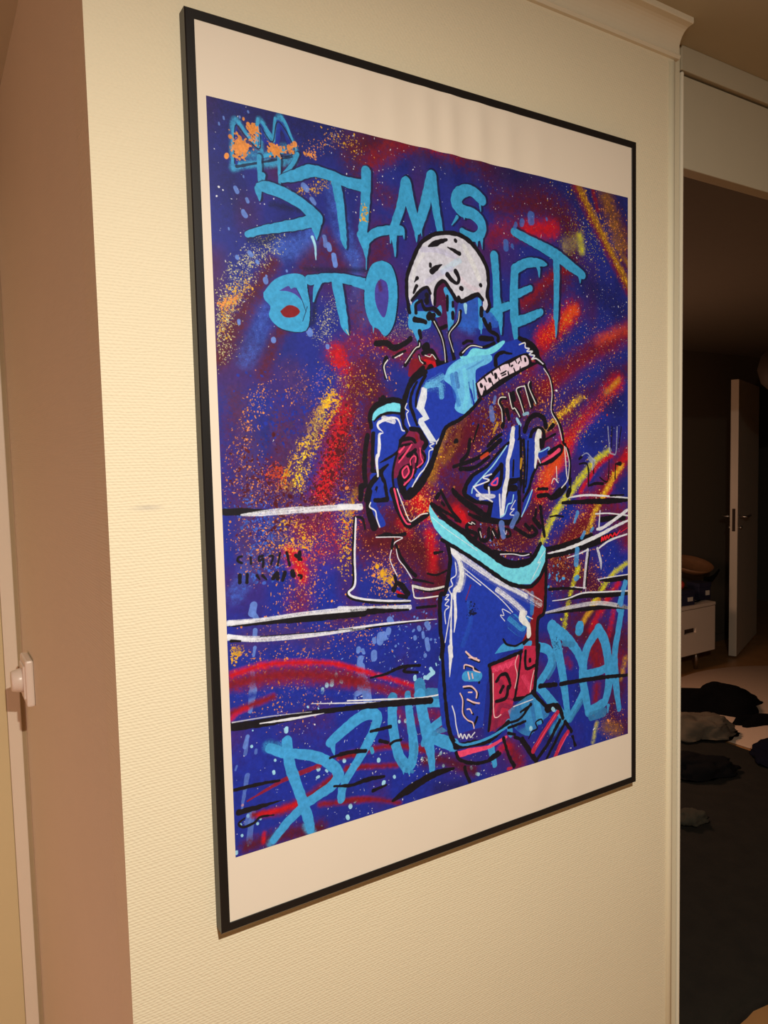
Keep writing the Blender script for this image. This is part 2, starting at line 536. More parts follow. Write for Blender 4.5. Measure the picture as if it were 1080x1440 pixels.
ART = """S navy 0.594 744,819,958,1055,1260 85,76,1124,9,2969,-111,4176,36,6643,139
S navy 0.324 550,546,586 286,1194,318,411,1115,254
S base2 0.54 688,740,838 88,6054,908,6002,2345,6394
S base2 0.756 1055,1185,1347 110,7673,1443,7728,3003,8095
S hazeblue 0.756 302,309,313 840,1534,1119,1442,1265,1298
S hazeblue 0.648 300,305,307,309 1703,1325,1845,1609,1884,1996,1907,2257
S hazeblue 0.54 270,274 1554,736,1656,1245
S hazeblue 0.432 271,274,275 348,2818,487,2608,606,2274
S hazeblue 0.54 251,254,255 110,5514,248,5321,319,5077
S hazeblue 0.54 189,191 585,4677,667,4937
S maroon 0.864 285,290,253 34,2841,280,2381,716,1720
S maroon 0.756 207,210,215 552,2980,767,2508,1044,2239
S maroon 0.54 286,290,296 1056,1905,1257,1549,1530,1449
S maroon 0.54 244,246,250 1410,1279,1499,1520,1641,1674
S maroon 0.864 552,580,625,656 1888,229,2526,-111,3436,-156,4049,-37
S dred 0.81 307,325,341 2090,320,2857,-133,3434,-64
S red 0.756 271,277 2858,-178,3106,-92
S maroon 0.54 327,346 1879,529,2501,776
S maroon 0.648 393,388,383 2275,1162,2045,1805,1824,2263
S maroon 0.81 514,546,570,568,542 4167,519,4977,395,5550,722,5396,1364,4679,1843
S dred 0.756 361,374,390 4031,955,4518,801,5114,740
S red 0.864 284,294 4695,787,5200,687
S dred 0.864 190,197,201 4583,1831,5148,1400,5485,1250
S maroon 0.756 458,471,476 6321,188,6675,570,6773,998
S maroon 0.648 343,341,352,372 2249,2052,2132,2417,2448,2669,3129,2823
S dred 0.648 375,391,421 1508,2718,2024,2513,2899,2646
S red 0.756 225,228 1509,2674,1623,2842
S purple 0.81 336,343,344,345,351 202,3267,354,3753,332,4329,265,4906,428,5255
S purple 0.756 306,310,310,308 720,3505,793,4010,725,4601,566,5184
S dred 0.81 437,457,476,492 1805,2878,1559,3587,1304,4371,1047,4793
S red 0.81 255,252,249 1646,3376,1447,3946,1255,4369
S maroon 0.81 523,526,520 2013,2869,1991,3586,1760,4301
S dred 0.54 425,433,424,418 1246,4631,1432,4997,1125,5324,917,5740
S red 1 193,269,172 800,5077,917,5217,977,5414
S base2 0.756 328,328,334 1271,5339,1213,5599,1405,5801
S maroon 1 799,828,861,880 1947,5038,2381,5072,2833,5301,3060,5712
S maroon 0.972 551,565,593 2389,4792,2734,4623,3325,4753
S dred 0.918 423,430,441,449 2739,4433,2979,4156,3347,3777,3599,3583
S maroon 0.918 648,683,716 3343,3971,4114,3481,4799,3166
S maroon 0.864 650,708,733 3332,4459,4352,5227,4921,4633
S red 0.972 307,311,314 2601,4446,2734,4623,2847,4725
S red 0.972 201,202,202 2875,5015,2915,5308,2898,5500
S red 0.756 138,140 2388,4838,2552,4991
S red 0.972 267,270 3326,4733,3472,4860
S maroon 0.864 473,469,454 4083,5206,3945,5502,3570,4966
S base2 0.648 290,285,282 4582,3684,4381,3480,4214,3784
S purple 0.756 388,396,403 4655,3478,4935,3580,5102,4003
S dred 0.864 418,431,443 4665,2759,5167,2216,5629,1825
S red 0.972 326,339 4952,2312,5553,1873
S redor 0.972 202,205 5463,1964,5629,1825
S dred 0.918 396,418,444 5014,3004,5836,2537,6803,2062
S redor 0.54 213,222 6150,2259,6770,2020
S base 0.432 229,238,250 4946,2747,5534,2297,6312,1921
S base 0.54 235,247,260 5229,3156,5990,2703,6802,2444
S maroon 0.648 306,318,335 5374,3366,5988,3030,6802,2669
S red 1 306,310,316,330 5292,4060,5520,3708,5829,3437,6568,2891
S gold 0.729 114,116 6306,3055,6601,2845
S gold 0.6075 116,119,122 4962,3664,5314,3420,5738,3145
S dred 0.648 294,300,309 4714,4152,5077,3685,5524,3364
S red 0.972 378,371,366 5459,3816,5144,4163,4922,4527
S redor 0.972 272,268 5293,4006,5040,4299
S base2 0.864 605,617,634 5982,3798,6303,3577,6715,3463
S dred 0.918 414,402,395,384 6798,4034,6298,4474,5974,4907,5504,5318
S dred 0.756 426,451,457 5818,4677,6627,4945,6795,5420
S dred 0.918 514,524,532 5200,5620,5504,5318,5736,5170
S lemon 0.7695 116,123,134,138,118 6366,3958,5995,4152,5527,4565,5194,4872,4912,5293
S red 0.972 110,108,106 6431,4027,6106,4188,5742,4563
S red 0.918 189,186,183 6867,3966,6562,4279,6297,4643
S gold 0.7695 118,117,115,113 6663,4202,6496,4357,6102,4836,5893,5215
S base2 0.972 174,171,169 5509,4880,5205,5186,5056,5337
S maroon 0.918 763,808,794,841 5348,5743,6126,6162,5802,6689,6619,7039
S base2 0.972 448,444,458 6457,5623,6291,5837,6760,5767
S lemon 0.7695 95,92,91,90 6863,5753,6456,5922,6207,6137,5963,6370
S lemon 0.729 100,99,99,98 5685,5732,5543,6040,5449,6306,5338,6735
S gold 0.729 116,114,113 6125,6299,5803,6576,5676,6762
S red 0.864 151,148,146 6589,6076,6205,6458,5945,6755
S red 0.648 132,131 6487,6494,6368,6885
S dred 0.756 444,447,460 6121,6964,6200,7324,6618,7393
S base2 0.756 271,275,285,283 4892,6779,5034,7130,5482,7542,5325,7962
S base2 0.756 549,527 5788,8402,5168,8379
S maroon 0.756 461,458,467 6617,7749,6446,8190,6701,8482
S gold 0.405 136,135 6755,7357,6652,7636
S lemon 0.486 105,105 6080,8291,5996,8565
S brown 0.648 265,270 6277,8391,6580,8516
S dred 0.918 202,207,213,221 5676,-3,5991,408,6365,850,6838,1412
S brown 1 135,138,143,147 5735,18,6037,401,6414,844,6838,1345
S brown 0.54 352,357,363 6322,81,6480,380,6674,735
S dred 0.864 103,104 6025,2,6132,281
S brown 0.648 107,110 6479,705,6806,1016
S lemon 0.7695 156,156 5744,737,5788,932
S pale 0.378 267,270 5474,898,5623,837
S gold 0.405 62,63 127,2219,282,2126
K pale 1305,0.645,1 324,357,362,256 18,2834,96,2355,308,1893,763,1430
K gold 435,0.774,1 195,196,200 63,2555,159,2232,427,1928
K orange 87,1.118,1 114,115 100,2252,281,2142
K pale 377,0.602,0.8 254,256,258 1289,2558,1424,2285,1528,2114
K pale 377,0.602,0.7 336,341,349 2322,2495,2526,2255,2792,2374
K gold 174,0.86,1 122,124,126 1103,859,1284,781,1479,648
K gold 130,0.86,1 197,203,206 1479,100,1790,163,1991,210
K orange 87,0.774,1 175,181 1204,359,1594,118
K orange 246,0.946,1 257,253,252,250 602,3068,374,3475,268,3745,147,3979
K orange 217,0.86,1 437,446,457,464 834,2919,1009,3207,1298,3114,1496,3064
S gold 0.486 62,60,59 1453,3187,1127,3622,886,4012
S brown 0.756 74,73,72 1304,3501,1077,3931,827,4351
K gold 609,1.204,1 130,127,125,123 1473,3152,1127,3622,865,4063,725,4346
K yellow 377,1.118,1 111,110,108,108 1411,3240,1234,3588,1030,3930,920,4355
K redor 217,1.118,1 191,193,194 586,4189,698,4092,747,4263
K orange 319,0.86,1 505,511,525,514 254,4080,322,4577,576,4930,295,5242
K orange 609,0.946,1 622,635,642,628 765,4774,939,5132,1022,5489,727,5803
K gold 159,1.376,1 142,145,146,142 739,4729,952,4769,1039,5010,683,4981
K orange 725,0.86,1 657,672,658,673 1590,3236,1771,3943,1450,4466,1634,5013
K gold 377,1.118,1 231,230,230 1757,4391,1620,4832,1561,5368
S gold 0.405 110,109 1757,4391,1625,4653
K orange 348,1.118,1 499,506,505 2045,5323,2203,5525,2143,5706
K gold 87,1.548,1 140,143 2097,5421,2277,5627
K orange 377,0.86,1 716,735,745 2381,5072,2726,4908,2828,5493
K orange 261,1.118,1 519,523,530 2619,4617,2736,4528,2870,4726
K orange 609,0.946,1 937,993,1026,996 78,6304,698,6582,1084,6472,685,6931
K gold 101,1.29,1 136,137 45,6257,136,6145
K orange 348,0.86,1 558,577,608 1097,6117,1497,6085,2129,6173
S brown 0.81 204,201,200 3280,3507,3007,3965,2929,4269
S brown 0.486 148,147,145 3543,3291,3347,3777,3123,4064
K gold 290,0.86,1 260,255,254 3355,3438,3007,3965,2928,4307
K orange 609,0.946,1 996,1034,1028,1002 3601,3485,4118,3281,3977,3782,3586,4173
K orange 348,1.032,1 719,738,736 4731,3013,5084,3159,5009,3370
K gold 130,1.204,1 341,345 3987,3283,4112,3582
K orange 348,1.032,1 466,462,477,488 4087,4950,3951,5196,4350,5331,4699,5202
K orange 377,1.032,1 479,495,491 4578,3994,4995,4424,4848,4736
K gold 72,1.376,1 119,120 4512,3786,4574,4201
K gold 174,0.86,1 491,503 5167,2216,5537,1980
K orange 348,0.774,1 991,1053,1097 5234,2735,6150,2368,6803,2107
K gold 232,1.118,1 756,771,765 5373,3473,5675,3362,5520,3687
K orange 522,1.032,1 775,798,776 5506,5099,5974,4907,5504,5318
K orange 406,1.032,1 754,770,779 5054,5498,5350,5634,5500,5758
K orange 232,0.86,1 538,542,540 5965,6144,6128,5821,5963,6484
K gold 435,1.032,1 175,180,185,191 5735,18,6037,401,6414,844,6838,1345
K orange 319,0.946,1 522,529,538 6321,135,6480,488,6674,789
K lemon 290,0.688,1 622,632,642 5548,878,5773,849,6003,873
K gold 232,0.774,1 734,744,770,790 5409,123,5553,410,6004,767,6316,1158
K orange 174,0.946,1 418,425,430 6195,8256,6444,8427,6650,8232
K gold 188,0.946,1 368,375,388 1403,2895,1596,3061,2006,3093
S maroon 0.594 587,615,645 3352,3583,3985,3383,4659,3169
S maroon 0.594 585,617,656 3213,4357,3825,4984,4630,5144
S maroon 0.432 468,497 4103,4086,4929,4000
S maroon 0.648 450,448,445 2108,3225,1985,3766,1806,4483
S maroon 0.648 531,558,582 1955,4764,2491,5175,2936,5894
S maroon 0.378 356,356,366 809,3589,692,4260,958,4614
S maroon 0.54 515,528,525 5199,5729,5494,6312,5337,6846
S maroon 0.54 477,489 6296,4926,6626,5176
S maroon 0.54 342,356,365 5204,5294,5815,5120,6131,5367
S maroon 0.432 471,497,504 4703,239,5406,432,5549,826
S maroon 0.432 331,352 5089,2741,5992,2377
S navy 0.486 344,354,370 5521,3579,5986,3249,6633,3125
S navy 0.432 356,367 5982,3798,6466,3577
S red 0.756 178,181 3326,4704,3508,4912
S red 0.54 177,175 1467,3938,1304,4371
S maroon 0.378 336,335,339 202,3267,114,3752,155,4404
S purple 0.54 357,364,368 926,2915,1102,3247,1185,3588
S base2 0.54 173,171 1354,2897,1197,3245
S maroon 0.648 283,282,281 1799,3055,1680,3587,1562,4116
S purple 0.54 276,287,297 328,4412,777,4434,1149,4626
S purple 0.648 301,316,329 174,6067,717,6062,1191,6220
S maroon 0.54 257,273,289 1399,5980,2134,5986,2811,6171
S purple 0.54 270,280,290 2456,2396,2904,2459,3380,2335
S maroon 0.54 271,280,289 4892,6779,5336,6901,5801,6802
S navy 0.648 517,535,548 5845,1423,6313,1593,6638,1785
S navy 0.648 452,470 4176,36,4706,40
S navy 0.54 393,407 6145,3136,6632,3351
K gold 377,1.032,1 94,92,91,90 1570,3237,1299,3674,1071,4103,986,4358
K orange 319,0.774,1 501,523,541 168,4077,595,4425,964,4443
K orange 377,0.774,1 509,534,556 221,4902,758,4944,1240,4806
K redor 348,0.86,1 363,378,387 939,5132,1432,4997,1749,4661
K redor 319,0.86,1 373,372,370 1479,3587,1356,4286,1246,4631
K orange 232,0.774,1 858,870,901 1799,3055,2018,2691,2451,2578
K lemon 377,1.204,1 122,129,142,145,124 6366,3958,5995,4152,5527,4565,5194,4872,4912,5293
K yellow 232,1.204,1 125,123,121,119 6663,4202,6496,4357,6102,4836,5893,5215
K lemon 232,1.032,1 114,111,109,108 6863,5753,6456,5922,6207,6137,5963,6370
K lemon 232,1.032,1 105,104,104,104 5685,5732,5543,6040,5449,6306,5338,6735
K yellow 203,1.118,1 110,113,116 4962,3664,5314,3420,5738,3145
K redor 609,1.032,1 254,258,265,272 5398,3922,5704,3579,6144,3246,6567,2925
K redor 377,1.032,1 242,251 4951,2333,5553,1894
K redor 435,1.032,1 278,274,271 5368,3954,5069,4321,4892,4632
K red 609,1.376,1 208,206,203 1646,3376,1447,3946,1255,4369
K maroon 609,1.72,1 376,372,367 1579,3587,1356,4286,1149,4626
K base2 377,1.548,1 506,528,544 374,3263,809,3589,1197,3245
K maroon 435,1.72,1 593,611,630 348,3918,588,4593,970,4271
K hazeblue 290,1.548,1 422,434,433 241,4408,486,4923,377,5419
K purple 290,1.892,1 528,544 809,3589,1071,4103
K red 232,1.204,1 185,187 1509,2674,1623,2842
K maroon 377,1.72,1 628,677,718 2876,3584,3852,3582,4656,3374
K base2 232,1.548,1 570,589,599 3983,3482,4372,3990,4653,3581
K white 420,0.5625,1 5533,5884 2491,1133,3151,1881
K white 420,0.675,1 1819,2009,2009 5104,1497,6473,1908,6305,3132
K white 160,0.675,1 1404,1496 5519,3794,6465,3689
K white 120,0.675,1 1483,1592 4433,283,5408,226
K white 60,0.9,1 1362,1381,1388 244,195,299,880,273,1510
K white 70,0.825,1 1096,1176 1692,140,2516,242
K white 420,0.75,1 2331,2539,2828 471,7675,1437,7913,2763,8039
K white 160,0.825,1 1055,1103,1185 1372,6793,1891,6887,2791,6953
K white 220,0.6,1 2581,2722,2598 5179,7487,5955,7513,5170,8267
K white 70,0.825,1 922,959,906 3501,8212,4028,8229,3242,8459
K white 60,0.6,1 1243,1273 6458,5393,6794,5653
K peri 87,1.892,1 1239,1288,1222 2350,6204,2803,6464,2115,6643
K peri 72,1.376,1 818,801 4081,5309,3823,5084
K sky 37,2.236,1 506,514,505 5125,5721,5348,5743,5048,6039
L peri 0.9 55,55 289,1692,289,1695
L peri 0.9 55,55 442,1622,458,1642
L peri 0.9 43,44 527,1711,538,1725
L peri 0.9 64,64 1473,1418,1476,1449
L peri 0.9 71,71 1528,1522,1552,1621
L peri 0.9 63,63 622,1904,628,1924
L peri 0.9 80,80 1165,2449,1178,2475
L peri 0.9 61,61 699,2580,700,2592
L peri 0.9 51,51 1406,2615,1409,2630
L peri 0.9 26,26 897,1772,898,1779
L peri 0.9 28,28 635,1857,638,1863
L peri 0.9 40,40 281,2398,283,2428
L peri 0.85 51,51 297,932,317,968
L peri 0.85 40,40 426,1030,442,1060
L peri 0.85 61,61 381,1176,408,1216
L peri 0.85 41,42 940,829,973,854
L peri 0.85 75,75 1155,763,1189,796
L peri 0.85 59,59 1255,900,1280,942
L peri 0.85 24,24 189,183,193,204
L peri 0.85 21,21 133,259,135,277
L peri 0.85 27,27 379,140,380,149
L peri 0.85 24,24 482,61,485,70
L peri 0.85 21,21 201,1383,203,1397
L peri 0.85 18,18 398,781,401,795
L peri 0.9 103,103 2065,6279,2053,6356
L peri 0.9 94,94 2110,6272,2125,6305
L peri 0.9 89,89 1959,6489,1961,6559
L peri 0.9 59,59 1964,6316,1969,6352
L peri 0.9 110,110 1766,6639,1770,6717
L peri 0.9 114,114 1781,6788,1799,6843
L peri 0.9 51,51 1692,6824,1723,6778
L peri 0.9 73,73 1770,6527,1749,6576
L peri 0.9 48,48 1792,6428,1805,6464
L peri 0.9 62,62 1735,6402,1724,6434
L peri 0.9 133,134 1827,6900,1850,7113
L peri 0.9 73,74 1687,6978,1786,6945
L peri 0.9 40,40 1657,7006,1666,7043
L peri 0.9 51,51 2732,6341,2742,6396
L peri 0.9 71,72 2795,6441,2814,6571
L peri 0.9 55,55 2602,6376,2606,6394
L peri 0.9 56,56 2764,6644,2768,6658
L peri 0.9 59,59 2670,6260,2678,6283
L peri 0.9 79,80 2801,6224,2832,6283
L peri 0.9 83,83 2189,6227,2184,6253
L peri 0.9 94,95 2213,6091,2232,6128
L palecyan 1 52,52 2749,6951,2804,6970
L palecyan 1 68,68 2804,6951,2893,6912
L palecyan 1 52,52 2893,6912,2851,6850
L palecyan 1 36,36 3009,6711,3013,6749
L palecyan 1 20,20 2940,6792,2949,6821
L palecyan 1 51,51 2588,6913,2591,6950
L peri 0.8 55,55 287,6446,299,6544
L peri 0.8 81,81 281,6604,303,6671
L peri 0.8 107,58 286,6684,244,6914
L peri 0.8 48,32 331,6169,311,6261
L peri 0.8 58,58 342,5966,333,6028
L peri 0.8 64,64 330,5761,361,5827
L peri 0.8 96,96 334,5667,314,5758
L peri 0.8 42,55 199,7206,161,7325
L peri 0.8 84,84 1756,6529,1731,6696
L peri 0.8 51,51 1709,6796,1697,6845
L peri 0.8 92,92 1767,6806,1744,6906
L peri 0.8 47,48 1663,6994,1772,6963
L palecyan 1 43,43 1397,6672,1400,6698
L palecyan 1 53,53 1338,6746,1333,6796
L palecyan 1 49,49 1264,6780,1264,6797
L palecyan 1 49,49 1202,6830,1199,6863
L palecyan 1 47,47 1469,6761,1473,6779
L palecyan 1 51,51 698,7218,697,7251
L palecyan 1 17,17 693,7230,699,7245
L palecyan 1 19,19 266,7149,269,7151
L palecyan 1 32,32 245,7336,248,7342
L palecyan 1 25,25 1563,6688,1567,6695
L palecyan 1 25,25 1623,6746,1628,6757
L palecyan 1 24,24 990,7006,997,7016
L palecyan 1 17,17 1133,7052,1140,7065
L palecyan 1 20,20 793,6779,796,6789
L palecyan 1 54,54 696,7224,697,7244
L palecyan 1 36,36 245,7335,247,7340
L palecyan 1 30,30 536,7572,539,7578
L palecyan 1 40,40 514,7709,518,7730
L palecyan 1 53,53 1105,7814,1110,7828
L palecyan 1 43,44 1478,7793,1483,7810
L palecyan 1 48,48 1548,8414,1552,8436
L palecyan 1 55,55 1505,8542,1512,8565
L palecyan 1 42,42 168,8158,172,8168
L palecyan 1 32,32 85,8373,88,8379
L palecyan 1 33,33 284,8287,286,8292
L palecyan 1 35,35 70,8242,72,8246
L palecyan 1 26,26 323,8239,326,8244
L palecyan 1 23,23 153,8518,155,8523
L palecyan 1 42,42 6,8554,8,8571
L palecyan 1 21,21 1133,8561,1137,8565
L palecyan 1 25,25 1215,7862,1234,7887
L palecyan 1 35,35 1111,7921,1092,7926
L peri 0.55 39,48 205,7214,164,7412
L peri 0.55 65,32 179,7671,98,8051
L peri 0.55 72,82 227,8134,172,8475
L peri 0.55 72,72 184,8155,156,8244
L peri 0.55 26,26 54,7529,36,7572
L peri 0.55 39,39 298,7395,296,7427
L palecyan 1 43,43 2321,7467,2325,7478
L palecyan 1 51,51 2424,7477,2426,7488
L palecyan 1 61,61 2061,8234,2056,8247
L palecyan 1 43,43 2227,8197,2231,8209
L palecyan 1 53,53 1989,7913,1990,7924
L palecyan 1 47,47 1479,7801,1483,7810
L palecyan 1 51,51 1548,8417,1552,8429
L palecyan 1 28,28 2745,8075,2766,8117
L palecyan 1 40,40 2680,8056,2684,8068
L palecyan 1 45,45 2990,8058,2979,8074
L palecyan 1 41,41 3031,8241,3036,8249
L palecyan 1 55,55 3410,8377,3417,8392
L palecyan 1 43,43 3517,8383,3531,8406
L palecyan 1 43,43 3610,8503,3658,8525
L palecyan 1 26,26 1655,8368,1616,8383
S dred 0.972 236,278,292,275 7,6553,467,6541,986,6600,1747,6820
S red 1 110,102,93,87,84 27,6448,455,6396,903,6442,1373,6533,1751,6683
S base2 0.864 95,96,102,109 17,6696,177,6726,820,6784,1625,6987
S dred 0.972 95,96,99 -7,6894,188,6855,542,6796
S red 0.864 69,70,71 6,6960,89,6898,204,6874
S red 0.918 79,83,86 1583,6616,2070,6822,2564,7035
S dred 0.864 163,169,176 1578,6769,2045,6975,2539,7139
L redd 0.9 16,50,59,60 166,7981,595,7857,878,7812,1134,7783
S dred 1 98,152,157,90 242,8171,616,8209,975,8139,1314,7972
S red 0.972 82,84,86 308,8190,582,8200,793,8191
S maroon 0.918 244,254,266 144,8532,569,8528,1106,8584
S red 0.756 66,66 345,8543,366,8435
S dred 0.918 88,91,94 1117,8279,1492,8346,1845,8406
S dred 0.972 72,74 1397,7752,1705,7773
S dred 0.864 65,67 1487,7929,1818,7957
S dred 0.972 90,100,111,121 1443,7732,1793,7744,2281,7785,2748,7965
S dred 0.918 84,89 1514,7904,2273,8053
S dred 0.918 80,83,86 1424,8314,1813,8392,2301,8577
S maroon 0.918 221,226,236 2744,8112,3011,8157,3563,8443
S dred 0.648 140,141 2705,7918,2791,7993
K white 60,0.975,1 519,528,538 2659,8000,2878,8051,3104,8066
S dred 0.648 178,182,184 2585,7507,2893,7479,3021,7710
S dred 0.486 135,136,137 2315,7308,2375,7409,2498,7562
S dred 0.864 226,228 5970,7103,6088,7335
S dred 0.864 204,204 6086,7699,6054,7908
S dred 0.648 145,146 5418,7160,5502,7257
S cyan 0.81 90,91,93,96 274,723,433,651,675,607,1045,496
S cyan 0.756 75,75,75,76,77,77,78,78,79,80,80,77,75 276,680,288,305,327,183,447,316,617,457,614,122,768,325,861,41,940,158,1058,373,1013,457,643,599,276,680
S cyan 0.54 106,106,109,111 411,424,422,537,713,483,915,370
L base2 0.9 51,45,45 316,644,317,442,322,241
L purple 0.8 51,52,52 371,259,491,409,601,445
L base2 0.8 62,62,62 635,191,654,318,734,361
L base2 0.9 63,63,63 850,102,837,252,816,360
L base2 0.8 69,70,70 891,123,954,214,1000,339
L cyan 1 40,41 630,528,913,415
L cyan 1 33,33,33 277,658,285,448,313,228
L cyan 1 39,35,31 373,216,523,388,633,454
L cyan 1 37,37,37 598,118,575,290,570,422
L cyan 1 37,37 645,145,785,307
L cyan 1 37,38 811,66,784,322
L cyan 1 35,35,35 894,34,958,124,1050,360
L shadow 1 12,12,12,12,12,12 300,661,305,416,333,239,446,345,609,444,619,179
L shadow 1 12,12,13,13,13,13,12 619,179,767,340,834,105,939,173,1042,361,996,445,745,506
L shadow 0.9 36,28,22 322,693,644,584,1013,457
L shadow 0.8 86,77 612,530,611,808
L shadow 0.8 76,60 859,484,857,812
L shadow 0.8 77,77,76 1098,409,1025,543,902,684
L shadow 0.8 90,59 653,728,659,786
L cyan 1 59,49 597,534,596,812
L cyan 1 47,32 844,488,842,816
L cyan 1 48,48,48 1082,414,1009,547,887,689
L cyan 1 62,31 638,732,644,790
K orange 246,1.892,1 166,166 363,462,377,488
L orange 0.6 45,66,30 315,486,377,481,423,508
K orange 145,1.892,1 109,110 781,411,814,420
L orange 0.6 41,31 748,417,780,441
L orange 0.95 64,64 1052,307,1055,314
K orange 87,1.72,1 91,92 530,227,544,267
K orange 58,1.548,1 80,79 1068,326,947,409
K orange 37,1.376,1 97,98 1186,394,1326,368
K orange 58,1.032,1 107,107 510,318,557,352
S shadow 0.648 123,125,126 455,1475,600,1471,751,1376
S shadow 0.648 94,97,98 731,1036,1032,1050,1151,1078
S shadow 0.648 82,85,88 1145,1723,1538,1695,1969,1648
L shadow 0.8 121,177,172,168,187 606,862,720,858,934,898,1153,984,1332,1111
L shadow 0.8 121,50 588,895,600,1018
L shadow 0.8 187,159,148,122,104 1322,1128,1110,1204,870,1276,619,1348,439,1416
L shadow 0.8 162,43 1311,1207,1318,1361
L shadow 0.8 124,166,177,155,158,179 890,725,1096,645,1272,568,1502,574,1718,615,1942,624
L shadow 0.8 165,149,133,117,40 1599,619,1646,862,1674,1125,1692,1312,1720,1419
L shadow 0.8 164,165,158 2033,442,2012,804,1958,1213
L shadow 0.8 198,137,56,42 1965,1228,1995,1353,2006,1497,2002,1635
L shadow 0.8 137,138,140 1997,1304,2116,1192,2294,1119
L shadow 0.8 120,131,144,161 2040,1266,2120,1175,2298,1118,2529,1087
L shadow 0.8 142,88,44 2416,1151,2433,1281,2439,1421
L shadow 0.8 77,44 2575,1114,2581,1187
L shadow 0.8 76,47 2376,1173,2373,1264
L shadow 0.8 153,161,195 2418,1085,2526,823,2627,480
L shadow 0.8 195,191,164,146 2627,480,2682,716,2749,906,2797,1050
L shadow 0.8 116,79,45 2776,1036,2776,1120,2776,1204
L shadow 0.8 68,43 2846,1026,2862,1117
L shadow 0.8 157,185,201 2797,1033,2910,731,3025,334
L shadow 0.8 201,168,143 3025,334,3081,671,3159,1018
L shadow 0.8 179,186,222,222,204,197,191,179,157,115 3873,505,3672,402,3479,480,3432,600,3531,689,3712,705,3860,816,3850,941,3728,1014,3525,959
L shadow 0.8 97,49 3774,1040,3786,1127
L shadow 0.8 98,47 3855,1029,3872,1152
L shadow 0.8 85,48 3700,1050,3699,1094
L shadow 0.8 87,47 3439,789,3352,905
L shadow 0.8 69,49 3834,572,3846,655
L shadow 0.8 87,56 3563,736,3569,796
L cyan 1 93,148,143,138,157 591,866,705,862,919,902,1137,988,1316,1115
L cyan 1 93,22 574,898,585,1022
L cyan 1 157,130,119,93,77 1306,1132,1095,1208,854,1279,604,1351,425,1420
L cyan 1 132,13 1295,1211,1302,1364
L cyan 1 95,137,147,125,128,147 875,729,1081,649,1256,573,1485,579,1702,619,1925,629
L cyan 1 135,119,102,86,9 1583,624,1630,866,1658,1129,1675,1315,1703,1423
L cyan 1 133,133,126 2016,446,1995,809,1940,1217
L cyan 1 166,105,25,11 1948,1232,1978,1356,1989,1500,1985,1638
L cyan 1 105,106,108 1980,1308,2098,1196,2276,1123
L cyan 1 88,99,111,128 2023,1270,2103,1179,2280,1122,2510,1091
L cyan 1 109,55,11 2398,1155,2414,1285,2420,1425
L cyan 1 44,11 2556,1118,2562,1191
L cyan 1 43,14 2358,1177,2355,1268
L cyan 1 120,128,161 2400,1089,2508,827,2608,485
L cyan 1 161,157,130,112 2608,485,2663,721,2730,910,2778,1054
L cyan 1 82,45,11 2758,1040,2757,1124,2757,1208
L cyan 1 34,9 2827,1031,2843,1121
L cyan 1 124,151,166 2778,1037,2891,736,3006,339
L cyan 1 166,134,108 3006,339,3062,676,3139,1022
L cyan 1 142,149,187,186,168,160,154,142,121,79 3852,510,3652,407,3459,485,3412,605,3510,693,3691,710,3838,821,3829,946,3707,1019,3504,964
L cyan 1 61,12 3753,1045,3765,1131
L cyan 1 61,10 3834,1034,3850,1156
L cyan 1 48,12 3679,1054,3678,1098
L cyan 1 51,12 3419,793,3332,909
L cyan 1 32,12 3813,577,3825,660
L cyan 1 52,20 3543,741,3548,801
K gold 37,1.376,1 87,88,87 1974,876,1990,969,1949,1055
L palecyan 1 43,33,10 1246,1341,1278,1445,1285,1599
L peri 0.7 50,67 1406,1319,1421,1411
L peri 0.8 67,67 1466,1405,1474,1451
L peri 0.9 61,68 1526,1523,1544,1631
S shadow 0.756 100,100,100 1235,2064,1248,2204,1207,2363
G shadow 1,1 - 610,2053,761,1888,976,1800,1142,1817,1184,2007,1199,2176,1142,2449,832,2467,670,2334,686,2212,620,2135
G cyan 1,1 - 598,2054,745,1889,967,1798,1130,1819,1164,1993,1187,2177,1125,2447,824,2452,662,2327,680,2205,607,2128
G hole 1,1 - 799,2013,910,1948,947,1977,1012,1961,1085,2093,1010,2038,908,2010
G dred 1,1 - 801,2248,902,2171,1004,2180,1051,2235,974,2300,855,2309
L shadow 1 8,8,8 1012,1961,1077,2078,1133,2229
L shadow 1 8,8 1152,2165,1085,2341
L shadow 0.8 145,136,152,142 1206,1848,1493,1787,1751,1784,2016,1805
L shadow 0.8 130,90,47 1329,1851,1281,1965,1250,2093
L shadow 0.8 184,168,152,139,40 1575,1810,1613,2028,1653,2233,1673,2351,1720,2453
L cyan 1 116,105,121,110 1190,1851,1477,1790,1734,1787,1999,1808
L cyan 1 100,60,17 1313,1854,1265,1968,1234,2095
L cyan 1 153,137,121,107,9 1558,1813,1597,2032,1636,2236,1656,2354,1703,2456
G shadow 1,1 - 2237,1497,2379,1547,2458,1737,2463,1987,2398,2284,2263,2449,2157,2368,2041,2310,1955,2113,1950,1886,1994,1703,2083,1557
G cyan 1,1 - 2222,1502,2359,1549,2434,1740,2437,1989,2378,2277,2250,2439,2147,2360,2037,2311,1960,2112,1958,1885,2002,1703,2083,1561
G hole 1,1 - 2195,1731,2283,1771,2308,1918,2284,2085,2231,2209,2145,2113,2106,1969,2124,1820
S maroon 0.648 72,72 2174,1782,2191,1863
L cyan 1 122,106 1809,1803,2017,1847
L cyan 1 36,9 2071,2300,2067,2415
L pale 1 9,9 1677,2401,1713,2463
L shadow 0.8 183,167,164 4083,1219,4114,1505,4128,2049
L shadow 0.8 142,143,145 4009,2004,4178,1935,4338,1876
S cyan 0.756 105,106 4158,1866,4254,1894
L shadow 0.8 176,193,194 4463,1357,4442,1728,4451,2079
L shadow 0.8 193,178,172,76 4470,1357,4673,1251,4891,1216,5073,1224
